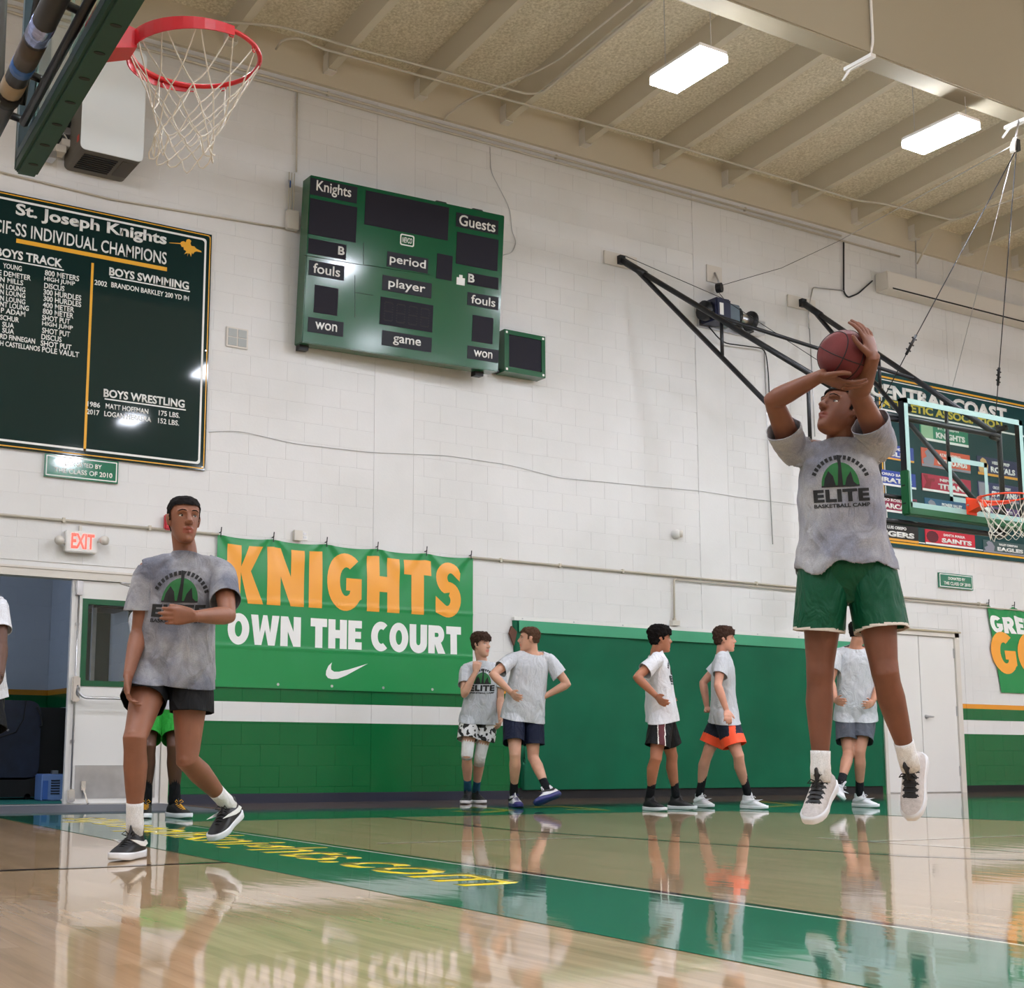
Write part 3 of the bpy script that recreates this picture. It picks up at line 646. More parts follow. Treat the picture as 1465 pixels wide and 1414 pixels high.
# small clock cabinet at its lower right
ck = empty('shot_clock', (8.5, WALL_Y, 4.7), 'small green-framed clock cabinet beside the lower right corner of the scoreboard', 'clock')
a, b = on_y(722, 531, yw(.2)), on_y(780, 482, yw(.2)); cx0, cz0, cx1, cz1 = a.x, a.z, b.x, b.z
wall_ring('case', [(cx0, cz0), (cx1, cz0), (cx1, cz1), (cx0, cz1)], [(cx0+.06, cz0+.06), (cx1-.05, cz0+.06), (cx1-.05, cz1-.05), (cx0+.06, cz1-.05)], .03, .2, M_SB, ck)
wall_prism('screen', rrect(cx0+.055, cz0+.055, cx1-.045, cz1-.045, .05), .10, .19, M_PAN, ck)
for x, z in ((cx0+.03, cz0+.03), (cx1-.03, cz0+.03), (cx0+.03, cz1-.03), (cx1-.03, cz1-.03)): wbox('corner_clip', x-.012, z-.012, x+.012, z+.012, .2, .204, M_WHITEP, ck)
wbox('mounting_arm', cx0-.05, cz0+.01, cx0+.02, cz0+.05, .02, .1, M_BLACKM, ck); wbox('back_plate', cx0+.1, cz0+.1, cx1-.1, cz1-.1, 0, .1, M_BLACKM, ck)

# ------------------------------------------------------------------ banners
def drape(x, z, x0, x1, z0, z1, n, amp=.016):
    """stand-off of a vinyl banner hung from n grommets: creases fan out from each grommet"""
    u = (x-x0)/(x1-x0); t = (z1-z)/(z1-z0); s = 0
    for k in range(n):
        g = k/(n-1); dx = (u-g)*(x1-x0); dz = max(z1-z, .0)+.05
        ang = math.atan2(dx, dz); r = math.hypot(dx, dz)
        s += amp*.55*math.cos(ang*7)*math.exp(-r*1.9)
    s += amp*.5*noise.noise(V((x*1.5, z*1.2, 3)))+amp*.25*noise.noise(V((x*5, z*3, 9)))
    s += amp*.35*math.exp(-((z-(z0+.58*(z1-z0)))/.012)**2)+amp*.3*math.exp(-((z-(z0+.27*(z1-z0)))/.012)**2)
    return max(.012, .024+s)
def sag(x, z, x0, x1, z0, z1, n, dz=.035):
    u = (x-x0)/(x1-x0)*(n-1); f = u-math.floor(u); return dz*4*f*(1-f)*max(0, 1-(z1-z)/.35)
def banner(name, x0, x1, z0, z1, n, label, mcol, sagd, lean=0, nx=150, nz=90):
    bn = empty(name, ((x0+x1)/2, WALL_Y, z0), label, 'banner')
    def sh(x, z, off): 
        zz = z-sag(x, z, x0, x1, z0, z1, n, sagd); xx = x+lean*(z1-z)/(z1-z0)*(1-(x-x0)/(x1-x0))
        return V((xx, WALL_Y-drape(x, z, x0, x1, z0, z1, n)-off, zz))
    bm = bmesh.new(); G = [[bm.verts.new(sh(x0+(x1-x0)*i/nx, z0+(z1-z0)*j/nz, 0)) for i in range(nx+1)] for j in range(nz+1)]
    for j in range(nz):
        for i in range(nx): bm.faces.new((G[j][i], G[j][i+1], G[j+1][i+1], G[j+1][i]))
    o = obj('sheet', bm, mcol, bn, True)
    for k in range(n):
        gx = x0+(x1-x0)*k/(n-1); gx = min(max(gx, x0+.03), x1-.03)
        bm = bmesh.new(); tube(bm, [(gx, WALL_Y-.004, z1+.02), (gx, WALL_Y-.045, z1+.02), (gx+.004, WALL_Y-.045, z1+.07)], .006, 6); tube(bm, [(gx, WALL_Y-.04, z1+.03), (gx, WALL_Y-.045, z1-.03)], .005, 6); obj('hook', bm, M_BLACKM, bn)
    for k in range(1, n-1):
        gx = x0+(x1-x0)*(k+.15)/(n-1); c = sh(gx, z0+.04, .002); bm = bmesh.new(); tube(bm, [c, c+V((0, -.004, 0))], .014, 10); obj('grommet', bm, M_ALU, bn)
    return bn, sh
def banner_text(s, x0, z0, x1, z1, bn, sh, m, bold, off=.003, bm=None, **k):
    if bm is None: bm = fit_text(s, x0, z0, x1, z1, bold, **k)
    for c in range(int((x1-x0)/.035)):
        xx = x0+(c+1)*.035; bmesh.ops.bisect_plane(bm, geom=list(bm.verts)+list(bm.edges)+list(bm.faces), plane_co=(xx, 0, 0), plane_no=(1, 0, 0))
    for c in range(int((z1-z0)/.035)):
        zz = z0+(c+1)*.035; bmesh.ops.bisect_plane(bm, geom=list(bm.verts)+list(bm.edges)+list(bm.faces), plane_co=(0, zz, 0), plane_no=(0, 1, 0))
    for v in bm.verts: v.co = sh(v.co.x, v.co.y, off)
    return obj('lettering', bm, m, bn, True)
M_VIN = mat('green_vinyl', srgb(26, 138, 74), .3); M_ORG = mat('orange_print', srgb(244, 166, 62), .3); M_WPR = mat('white_vinyl_print', srgb(238, 238, 236), .3)
b1, sh1 = banner('team_banner', 4.885, 7.835, 1.105, 2.578, 6, 'wide green banner reading KNIGHTS OWN THE COURT between the doorway and the green mat', M_VIN, .02)
def bpos(cx, cy): p = on_y(290+cx/3.366, 740+cy/3.366, WALL_Y-.025); return p.x, p.z
# heavy condensed poster letters, drawn as outlines in a 0..1 cell
def poly(L): return L
def arc(cx, cy, rx, ry, a0, a1, n=14): return [(cx+rx*math.cos(math.radians(a0+(a1-a0)*i/n)), cy+ry*math.sin(math.radians(a0+(a1-a0)*i/n))) for i in range(n+1)]
w_ = .36
GL = {
 'K': (.92, [[(0, 0), (.36, 0), (.36, 1), (0, 1)], [(.36, .52), (.56, 0), (.96, 0), (.62, .55), (.93, 1), (.56, 1), (.36, .62)]]),
 'N': (1.0, [[(0, 0), (.36, 0), (.36, .5), (.64, 0), (1, 0), (1, 1), (.64, 1), (.64, .5), (.36, 1), (0, 1)]]),
 'I': (.36, [[(0, 0), (.36, 0), (.36, 1), (0, 1)]]),
 'T': (.82, [[(.23, 0), (.59, 0), (.59, .72), (.82, .72), (.82, 1), (0, 1), (0, .72), (.23, .72)]]),
 'H': (.95, [[(0, 0), (.36, 0), (.36, .36), (.59, .36), (.59, 0), (.95, 0), (.95, 1), (.59, 1), (.59, .64), (.36, .64), (.36, 1), (0, 1)]]),
 'E': (.70, [[(0, 0), (.70, 0), (.70, .26), (.36, .26), (.36, .38), (.66, .38), (.66, .62), (.36, .62), (.36, .74), (.70, .74), (.70, 1), (0, 1)]]),
 'W': (1.36, [[(.20, 0), (.52, 0), (.68, .52), (.84, 0), (1.16, 0), (1.36, 1), (1.02, 1), (.93, .42), (.78, 1), (.58, 1), (.43, .42), (.34, 1), (0, 1)]]),
 'U': (.95, [[(0, 1), (0, .34)]+arc(.475, .34, .475, .36, 180, 360)+[(.95, 1), (.59, 1), (.59, .38)]+arc(.475, .38, .115, .12, 360, 180)+[(.36, 1)]]),
 'C': (.90, [arc(.52, .5, .52, .52, 50, 310, 22)+arc(.54, .5, .19, .26, 300, 60, 14)]),
 'G': (1.0, [arc(.52, .5, .52, .52, 48, 322, 24)+[(.98, .2), (.98, .56), (.54, .56), (.54, .34), (.66, .34)]+arc(.54, .5, .18, .26, 305, 60, 14)]),
 'O': (1.02, [arc(.51, .5, .51, .52, 90, 450, 30)+arc(.51, .5, .17, .26, 450, 90, 24)]),
 'R': (.94, [[(0, 0), (.36, 0), (.36, .34), (.54, 0), (.95, 0), (.70, .40)]+arc(.56, .68, .33, .32, -60, 90, 12)+[(0, 1), (0, .0)][:1]+[(.36, .74), (.50, .74)]+arc(.50, .665, .075, .075, 90, -90, 6)+[(.36, .59), (.36, .74), (0, 1)]]),
 'S': (.78, [arc(.40, .71, .38, .31, 20, 250, 16)+[(.44, .44)]+arc(.36, .29, .10, .10, 60, -110, 8)+[(.0, .36), (.0, .06)]+arc(.38, .31, .40, .33, -110, 95, 16)+[(.40, .60)]+arc(.45, .72, .10, .09, 230, 60, 8)+[(.74, .66)]]),
}
def poster(s, x0, z0, x1, z1, gap=.09, space=.3):
    tot = sum((GL[c][0]+gap) if c != ' ' else space for c in s)-gap; sx = (x1-x0)/tot; x = 0; bm = bmesh.new(); h = z1-z0
    for c in s:
        if c == ' ': x += space; continue
        for P in GL[c][1]:
            vs = [bm.verts.new((x0+(x+px_)*sx, z0+pz_*h, 0)) for px_, pz_ in P]
            try: f = bm.faces.new(vs)
            except Exception: pass
        x += GL[c][0]+gap
    bm.normal_update(); bmesh.ops.triangulate(bm, faces=bm.faces[:], ngon_method='EAR_CLIP')
    bmesh.ops.recalc_face_normals(bm, faces=bm.faces)
    return bm
(xa, za), (xb, zb) = bpos(112, 415), bpos(1243, 205); zt = bpos(112, 120)[1]; zbot = bpos(1243, 478)[1]
banner_text('', xa, (za+zbot)/2, xb, zt-.005, b1, sh1, M_ORG, 0, bm=poster('KNIGHTS', xa, (za+zbot)/2, xb, zt-.005, .13))
(xa, za), (xb, zb) = bpos(118, 612), bpos(1243, 660); zt = bpos(118, 462)[1]
banner_text('', xa, (za+zb)/2, xb, zt, b1, sh1, M_WPR, 0, bm=poster('OWN THE COURT', xa, (za+zb)/2, xb, zt, .07, .42))
sw = [(622, 700), (605, 716), (594, 740), (592, 760), (602, 775), (622, 781), (650, 779), (690, 763), (795, 706), (700, 735), (655, 745), (632, 745), (618, 735), (617, 718)]
def swoosh_bm(P):
    bm = bmesh.new(); bm.faces.new([bm.verts.new((x, z, 0)) for x, z in P]); bm.normal_update(); bmesh.ops.triangulate(bm, faces=bm.faces[:], ngon_method='EAR_CLIP'); return bm
P = [bpos(*c) for c in sw]
banner_text('', min(p[0] for p in P), min(p[1] for p in P), max(p[0] for p in P), max(p[1] for p in P), b1, sh1, M_WPR, 0, bm=swoosh_bm(P))
b2, sh2 = banner('game_banner', 16.36, 19.3, 1.36, 2.578, 6, 'green banner with white and orange lettering cut off by the right edge', M_VIN, .06, lean=.22, nx=90, nz=60)
def q2(cx, cy): p = on_y(1400+cx/10.1, 860+cy/10.1, WALL_Y-.025); return p.x, p.z
x0_, zt_ = q2(155, 160); zb_ = q2(155, 470)[1]
banner_text('', x0_, zb_, x0_+2.35, zt_-.02, b2, sh2, M_WPR, 0, bm=poster('GREEN', x0_-.05, zb_+.02, x0_+1.20, zt_-.02, .05))
x0_, zt_ = q2(160, 425); zb_ = q2(300, 1040)[1]
banner_text('', x0_, zb_, x0_+1.4, zt_, b2, sh2, M_ORG, 0, off=.005, bm=poster('GO', x0_-.12, zb_, x0_+1.05, zt_-.02, .06))

# ------------------------------------------------------------------ green wall mat
M_MAT = mat('mat_vinyl', srgb(4, 96, 66), .5, spec=.25, var=.12, vscale=2, bump=.15, bscale=30)
wm = empty('wall_mat', (11.2, WALL_Y, 0), 'long green vinyl mat sheet covering the wall base between banner and white doors', 'mat')
bm = bmesh.new(); nx, nz = 120, 24; mx0, mx1, mz0, mz1 = 8.36, 14.13, .10, 1.925
G = []
for j in range(nz+1):
    row = []
    for i in range(nx+1):
        x = mx0+(mx1-mx0)*i/nx; z = mz0+(mz1-mz0)*j/nz; e = .09*(1-(z-mz0)/(mz1-mz0)) if i == 0 else 0
        row.append(bm.verts.new((x+(.10*(1-j/nz) if i < 2 else 0), WALL_Y-.05-.012*noise.noise(V((x*1.3, z*.9, 0)))-.01*noise.noise(V((x*3, z*2, 5))), z)))
    G.append(row)
for j in range(nz):
    for i in range(nx): bm.faces.new((G[j][i], G[j][i+1], G[j+1][i+1], G[j+1][i]))
# edges back to the wall
bk = [bm.verts.new((v.co.x, WALL_Y-.004, v.co.z)) for v in G[-1]]; 
for i in range(nx): bm.faces.new((G[-1][i], G[-1][i+1], bk[i+1], bk[i]))
bk = [bm.verts.new((r[0].co.x, WALL_Y-.004, r[0].co.z)) for r in G]
for j in range(nz): bm.faces.new((bk[j], G[j][0], G[j+1][0], bk[j+1]))
bk = [bm.verts.new((r[-1].co.x, WALL_Y-.004, r[-1].co.z)) for r in G]
for j in range(nz): bm.faces.new((G[j][-1], bk[j], bk[j+1], G[j+1][-1]))
obj('sheet', bm, M_MAT, wm, True)
wbox('top_flap', mx0+.05, 1.80, mx1, 1.925, .064, .072, mat('light_green_flap', srgb(66, 158, 118), .5), wm)
wbox('fixing_rail', mx0, 1.926, mx1+.03, 1.965, .004, .05, M_WHITE, wm)
for k in range(9): wbox('screw', mx0+.1+k*.7, 1.94, mx0+.115+k*.7, 1.952, .05, .054, M_STEEL, wm)
prismo('fold', [(8.36, 1.65), (8.30, 1.78), (8.33, 1.86), (8.40, 1.80)], .02, .045, mat('brown_backing', srgb(96, 60, 44), .7), wm, org=V((0, WALL_Y, 0)), ax=WX, ay=WZ, az=WN)

# ------------------------------------------------------------------ exit sign, alarms, conduits, small fittings
ex_ = empty('exit_sign', (3.56, WALL_Y, 2.29), 'lit red EXIT sign with two emergency lamp heads above the doorway', 'sign')
a, b = on_y(93.5, 789, WALL_Y-.09), on_y(140, 763, WALL_Y-.09); a1 = on_y(93.5, 758, WALL_Y-.09)
wbox('housing', a.x, a.z, b.x, a1.z, .012, .09, M_WHITE, ex_, .008)
M_RED = mat('lit_red', srgb(255, 60, 50), .4, emit=srgb(255, 70, 60), es=1.6)
wall_text('EXIT', a.x+.05, a.z+.035, b.x-.03, a1.z-.025, .09, M_RED, ex_, bold=.025)
wbox('bracket', (a.x+b.x)/2-.012, a1.z, (a.x+b.x)/2+.012, a1.z+.06, .01, .04, M_OFFW, ex_)
for cx_, s in ((85.5, -1), (146, 1)):
    c = on_y(cx_, 773, WALL_Y-.08); bm = bmesh.new(); tube(bm, [c+V((0, .03, .0)), c+V((s*.01, -.02, -.005)), c+V((s*.016, -.045, -.008))], [.025, .042, .044], 14); tube(bm, [c, c-V((s*.06, -.02, .03))], .01, 6); obj('lamp_head', bm, M_OFFW, ex_, True)
al = empty('fire_alarm', (4.33, WALL_Y, 2.5), 'red fire alarm box partly hidden behind the walking player\'s head', 'alarm')
a, b = on_y(232.5, 759), on_y(248, 738); wbox('casing', a.x, a.z, b.x+.03, b.z, .012, .06, mat('alarm_red', srgb(186, 18, 38), .3), al, .012); wbox('strobe', a.x+.03, a.z+.06, a.x+.08, a.z+.11, .06, .072, M_WHITE, al)
th = empty('wall_louver', (5.04, WALL_Y, 4.5), 'square grey louvered plate between champions board and scoreboard', 'vent')
wbox('frame', 4.925, 4.475, 5.16, 4.682, .006, .02, M_OFFW, th, .004)
for i in range(2):
    for j in range(2): wbox('louver', 4.945+i*.105, 4.495+j*.09, 5.035+i*.105, 4.575+j*.09, .018, .026, mat('louver_grey', srgb(168, 172, 170), .5), th)
si = empty('wall_horn', (10.72, WALL_Y, 3.08), 'small round white fitting on the bare wall right of centre', 'speaker')
c = V((10.718, WALL_Y, 3.081)); bm = bmesh.new(); tube(bm, [c+V((0, -.0, 0)), c+V((0, -.05, 0)), c+V((.02, -.075, 0))], [.055, .055, .04], 16); obj('casing', bm, M_WHITE, si, True)
bm = bmesh.new(); tube(bm, [c+V((.0, -.05, .0)), c+V((.05, -.085, 0))], [.045, .04], 14); obj('dome', bm, M_OFFW, si, True)
wl = empty('wall_switch', (5.79, WALL_Y, 2.6), 'small white outlet box on the wall just above the banner top', 'outlet'); wbox('box', 5.70, 2.585, 5.79, 2.69, .004, .05, M_OFFW, wl, .004); wbox('face_plate', 5.80, 2.60, 5.865, 2.69, .002, .01, M_WHITE, wl); wbox('socket', 5.815, 2.615, 5.85, 2.64, .01, .012, M_STEEL, wl); wbox('socket', 5.815, 2.65, 5.85, 2.675, .01, .012, M_STEEL, wl)
M_COND = mat('conduit_cream', srgb(196, 188, 172), .45)
def conduit(pts, label, r=.012, m=M_COND, clips=(), name='conduit', rr_=.05, cat='pipe'):
    o = empty(name, pts[0], label, cat); tubeo('pipe', bend(pts, rr_), r, m, o, 8)
    for c in clips: boxo('clip', (c[0]-.012, c[1]-.014, c[2]-.022), (c[0]+.012, c[1]+.024, c[2]+.022), m, o)
    return o
yc = WALL_Y-.028
conduit([(X0+.1, yc, 2.578), (4.9, yc, 2.578)], 'thin conduit running above the exit sign at the left', clips=[(x, yc, 2.578) for x in (2.2, 3.38, 4.2)])
conduit([(7.80, yc, 2.578), (16.4, yc, 2.572)], 'long thin conduit running right from the banner top across the wall', clips=[(x, yc, 2.576) for x in (8.2, 9.0, 9.9, 12.0, 14.5, 16.2)])
conduit([(10.68, yc, 2.535), (23, yc, 2.535)], 'lower twin conduit that starts where the drop pipe turns down', r=.009)
conduit([(10.66, yc, 2.03), (10.67, yc, 2.535), (10.72, yc, 2.538)], 'short drop pipe coming down to the top of the green mat', clips=[(10.665, yc, 2.05)])
bx_ = tag(wbox('junction_box', 10.61, 1.985, 10.72, 2.045, .004, .06, M_OFFW), 'small junction box resting at the green mat top', 'box')
conduit([(X0+.1, yc-.01, 7.42), (13.75, yc-.01, 7.42)], 'upper conduit of the pair along the top of the wall', r=.014, m=M_COND, clips=[(x, yc-.01, 7.42) for x in (3, 6, 9, 12)])
conduit([(X0+.1, yc-.01, 7.355), (14.9, yc-.01, 7.355)], 'lower conduit of the pair along the top of the wall', r=.014, m=M_COND)
conduit([on_y(425, 132, yc), on_y(424, 246, yc)], 'vertical conduit from the roof edge down to the scoreboard corner', r=.010)
bxx = on_y(411, 326, WALL_Y-.08), on_y(428, 303, WALL_Y-.08)
jb = empty('junction_box', bxx[0], 'cream junction box fixed at the left side of the scoreboard', 'box'); wbox('case', bxx[0].x, bxx[0].z, bxx[1].x, bxx[1].z+.0, .02, .09, M_OFFW, jb, .005)
for dx in (0, .03, .06): tubeo('cable', [(bxx[0].x+.02+dx, yc-.02, bxx[1].z), (bxx[0].x+.025+dx, yc-.02, bxx[1].z+.42)], .006, M_COND, jb, 6)
tubeo('cable', [on_y(416, 262, yc), on_y(414, 258, yc), on_y(415, 268, yc)], .014, M_BLUE, jb, 6)
conduit([on_y(0, 246, yc), on_y(160, 285, yc), on_y(411, 327, yc)], 'thin conduit running from the left edge down to the scoreboard junction box', r=.009)
conduit([on_y(1207, 345, yc), on_y(1207, 418, yc), on_y(1213, 426, yc), on_y(1228, 420, yc), on_y(1248, 402, yc)], 'drooping pipe loop beside the white ceiling trough', r=.011, m=M_BLACKM)
conduit([on_y(1157, 470, yc), on_y(1157, 440, yc), on_y(1163, 411, yc), on_y(1207, 416, yc)], 'thin dark pipe bending above the right basket arm plate', r=.008, m=M_STEEL)
conduit([on_y(1093, 495, yc), on_y(1097, 600, yc), on_y(1105.5, 779, yc)], 'thin hanging cord left of the jumping player', r=.006, m=M_STEEL)
conduit([on_y(1158, 470, yc), on_y(1163, 560, yc), on_y(1166, 625, yc)], 'thin vertical cord on the wall behind the ball', r=.006, m=M_STEEL)
# bell wire stapled along the wall
wp_ = [(299, 618.5), (340, 616), (420, 635), (530, 647.5), (640, 652), (731, 666), (800, 684), (1004, 703), (1060, 712), (1140, 722)]
conduit([on_y(x, y, WALL_Y-.012) for x, y in wp_], 'thin sagging wire stapled across the middle of the wall', r=.0026, m=mat('wire_grey', srgb(172, 172, 172), .6), name='wire', rr_=.15, cat='wire')
conduit([on_y(x, y, WALL_Y-.012) for x, y in ((701, 210), (702, 246), (715, 270), (730, 300), (732, 330), (739, 346), (733, 362), (720, 365))], 'thin loose wire hanging down to the right side of the scoreboard', r=.004, m=M_STEEL, name='wire', rr_=.1, cat='wire')
# trough / roller housing high on the right
tr = empty('wall_trough', (16, WALL_Y, 6.7), 'long white trough-like housing high on the right wall', 'housing')
a0_, a1_ = on_y(1252, 393, WALL_Y-.02), on_y(1251, 418, WALL_Y-.02)
wbox('housing', a0_.x, a1_.z, X1-1, a0_.z, .012, .22, M_OFFW, tr, .01); wbox('slot', a0_.x+.1, a1_.z+.01, X1-1, a1_.z+.03, .22, .224, M_BLACK, tr)
conduit([on_y(1310, 343, WALL_Y-.1), on_y(1311, 402, WALL_Y-.1)], 'short thin drop rod above the white trough', r=.008, m=M_STEEL)
# box-shaped wall unit with a slatted underside
wu = empty('wall_unit', (3.5, WALL_Y, 5.95), 'white-fronted box with slatted grey underside fixed high on the left wall', 'speaker')
zb = 5.94; fy = 11.56; ft_ = on_y(170, 66, fy).z
prismo('shell', rrect(3.235, zb, 3.83, ft_, .05), 0, WALL_Y-.01-fy-.012, mat('unit_grey', srgb(96, 90, 80), .55), wu, org=V((0, WALL_Y-.01, 0)), ax=WX, ay=WZ, az=WN)
prismo('front_panel', rrect(3.235, zb, 3.83, ft_, .05), WALL_Y-.01-fy-.012, WALL_Y-.01-fy, mat('panel_white', srgb(236, 242, 244), .35), wu, org=V((0, WALL_Y-.01, 0)), ax=WX, ay=WZ, az=WN)
for k in range(8): boxo('slat', (3.30, fy+.10+k*.045, zb-.008), (3.62, fy+.12+k*.045, zb+.004), M_BLACK, wu)
boxo('cover_plate', (3.66, fy+.08, zb-.006), (3.80, fy+.42, zb+.002), mat('unit_dark', srgb(80, 74, 66), .6), wu)
boxo('warning_sticker', (3.232, fy+.06, zb+.10), (3.236, fy+.12, zb+.16), mat('sticker_red', srgb(190, 50, 30), .5), wu)
br_ = empty('wall_bracket', (3.0, WALL_Y, 6.0), 'cluttered steel bracket and cable coil left of the white-fronted wall box', 'bracket')
for i, (x, y) in enumerate(((72, 222), (86, 214), (80, 196), (98, 190), (94, 206), (104, 178))):
    c = on_y(x, y, WALL_Y-.15); boxo('bracket_plate', c-V((.05, .04, .035)), c+V((.05, .10, .035)), (M_STEEL, M_OFFW, M_BLACKM)[i % 3], br_, .006)
bm = bmesh.new()
for k in range(3):
    c = on_y(100, 170, WALL_Y-.12-.02*k); tube(bm, [c+V((.07*math.cos(t*.5), 0, .22*math.sin(t*.5))) for t in range(13)], .008, 6)
obj('cable_coil', bm, M_OFFW, br_, True)
# ceiling conduits hung under the purlins
def on_roof(px, py, dz=-.03):
    d = sight(px, py); t = (roof_z(0)+dz-CAMZ)/(d.z+SL*d.y); p = EYE+d*t; return p if p.y < WALL_Y-.1 else on_y(px, py, WALL_Y-.1)
conduit([on_roof(*p) for p in ((300, 30), (400, 37), (500, 67), (640, 104), (754, 134.5), (775, 133), (935, 0), (990, -46))], 'ceiling conduit that crosses the beams then turns along one of them', r=.013, rr_=.2)
conduit([on_roof(*p) for p in ((395, 70), (404, 56), (430, 54), (455, 68), (640, 119), (940, 201), (1228, 287.5), (1262, 291), (1367, 316), (1400, 302), (1600, 235))], 'long ceiling conduit crossing beneath all the beams to the right', r=.013, rr_=.2)
conduit([on_roof(*p) for p in ((635, 172), (640, 165), (665, 145), (770, 101), (800, 85), (905, 0))], 'ceiling conduit rising from the wall top beside a beam', r=.012, rr_=.2)
conduit([on_roof(*p) for p in ((1312, 378), (1335, 334)) ], 'short pale brace pipe at the roof edge on the right', r=.013)
# clamps under the girder
for px_, py_, lb in ((1233, 88, 'white conduit clamp under the girder between the two ceiling lights'), (1452, 178, 'white conduit clamp under the girder at the right edge above the pulley')):
    g0 = on_z(px_, py_, GZ-.02); cl = empty('girder_clamp', g0, lb, 'clamp', 'clamps under the girder'); boxo('strap', (g0.x-.03, GY-.24, GZ-.035), (g0.x+.03, GY+.06, GZ-.004), M_WHITE, cl)
    tubeo('pipe', bend([(g0.x, GY+.10, GZ-.10), (g0.x, GY+.02, GZ-.03), (g0.x, GY-.20, GZ-.03), (g0.x, GY-.24, GZ+.1), (g0.x, GY-.24, GZ+1.2)], .04), .012, M_WHITE, cl)
# ------------------------------------------------------------------ basketball hoops
M_RIMR = mat('rim_red', srgb(196, 22, 34), .3); M_RIMO = mat('rim_orange', srgb(232, 66, 24), .3)
M_NET = mat('net_cord', srgb(214, 208, 196), .8); M_PADG = mat('pad_green', srgb(4, 58, 44), .45, var=.15, vscale=5)
M_BGLASS = mat('board_glass', (.86, .96, .93), .01, trans=1, ior=1.2)
M_BWHITE = mat('board_white', srgb(150, 186, 180), .45)
def net(parent, c, r0, drop, sway, rnd, rc=.0028, bottom=.13):
    """twelve-loop net: two families of cords that cross in diamonds"""
    def pt(a, t):
        r = r0*(1-t)+bottom*t; r = r0+(bottom-r0)*min(1, t*1.25)**.8
        j = .010*noise.noise(V((math.cos(a)*2+rnd, math.sin(a)*2, t*4)))*6*t*.5
        return V((c.x+(r+j)*math.cos(a)+sway.x*t*t, c.y+(r+j)*math.sin(a)+sway.y*t*t, c.z-.018-drop*t+j))
    lev = [0, .34, .52, .67, .80, .91, 1.0]; N = 12; st = 2*math.pi/N
    bm = bmesh.new()
    for k in range(N):
        for s in (-1, 1):
            P = []
            for i, t in enumerate(lev):
                ph = k+(s*.5*i) if i else k+s*.06
                P.append(pt(ph*st+.2, t))
            Q = []
            for a, b in zip(P, P[1:]): Q += [a, a.lerp(b, .5)+V((0, 0, -.004))]
            Q.append(P[-1]); tube(bm, Q, rc, 5, cap=False)
        a0 = pt((k-.5+0)*st+.2, 1.0)
        P = [pt((k+d)*st+.2, 1.0+.11*math.sin(math.pi*(d))) for d in (0, .25, .5, .75, 1)]
        tube(bm, P, rc, 5, cap=False)
    o = obj('net', bm, M_NET, parent, True); return o
def rim(parent, c, nd, m, plate_span=100, arm=True):
    """ring with its hooks, flat collar and the bracket back to the board; nd = direction away from the board"""
    ang0 = math.atan2(-nd.y, -nd.x); R = .2286+.008
    bm = bmesh.new(); n = 64
    pts_ = [c+V((R*math.cos(2*math.pi*i/n), R*math.sin(2*math.pi*i/n), 0)) for i in range(n)]
    rings = []
    for i in range(n):
        a = 2*math.pi*i/n; rad = V((math.cos(a), math.sin(a), 0)); rings.append([bm.verts.new(pts_[i]+rad*math.cos(t)*.009+V((0, 0, 1))*math.sin(t)*.009) for t in [2*math.pi*k/10 for k in range(10)]])
    for i in range(n):
        for k in range(10): bm.faces.new((rings[i][k], rings[(i+1) % n][k], rings[(i+1) % n][(k+1) % 10], rings[i][(k+1) % 10]))
    ring = obj('ring', bm, m, parent, True)
    bm = bmesh.new(); L = []
    for i in range(25):
        a = ang0+math.radians(-plate_span+2*plate_span*i/24); hgt = .050*(1-abs(i-12)/12*.55)
        rad = V((math.cos(a), math.sin(a), 0)); L.append([bm.verts.new(c+rad*(R+dr)+V((0, 0, dz))) for dr, dz in ((.006, .012), (.006, -hgt), (.011, -hgt), (.011, .012))])
    for a, b in zip(L, L[1:]):
        for k in range(4): bm.faces.new((a[k], b[k], b[(k+1) % 4], a[(k+1) % 4]))
    bm.faces.new(L[0]); bm.faces.new(L[-1][::-1]); bmesh.ops.recalc_face_normals(bm, faces=bm.faces); obj('collar', bm, m, parent)
    side = V((-nd.y, nd.x, 0)); bm = bmesh.new()
    def hexa(p0, p1, w0, w1, h0a, h0b, h1a, h1b):
        vs = [bm.verts.new(p+side*s*w_+V((0, 0, z))) for p, w_, za, zb in ((p0, w0, h0a, h0b), (p1, w1, h1a, h1b)) for s in (-1, 1) for z in (za, zb)]
        for q in ((0, 1, 3, 2), (4, 6, 7, 5), (0, 4, 5, 1), (2, 3, 7, 6), (0, 2, 6, 4), (1, 5, 7, 3)): bm.faces.new([vs[i] for i in q])
    hexa(c-nd*.370, c-nd*.232, .065, .05, -.10, .03, -.055, .014)
    hexa(c-nd*.382, c-nd*.368, .075, .075, -.125, .05, -.125, .05); bmesh.ops.recalc_face_normals(bm, faces=bm.faces); obj('bracket', bm, m, parent)
    bm = bmesh.new()
    for k in range(12):
        a = k*math.pi/6+.2; rad = V((math.cos(a), math.sin(a), 0)); tn = V((-rad.y, rad.x, 0))
        tube(bm, [c+rad*R+tn*.012+V((0, 0, -.008)), c+rad*(R-.002)+tn*.008+V((0, 0, -.024)), c+rad*(R-.002)-tn*.008+V((0, 0, -.024)), c+rad*R-tn*.012+V((0, 0, -.008))], .0028, 5)
    obj('net_hooks', bm, m, parent, True)
    for s in (-1, 1): tubeo('bolt', [c-nd*.36+side*s*.067+V((0, 0, -.03)), c-nd*.36+side*s*.078+V((0, 0, -.03))], .012, M_STEEL, parent, 8)

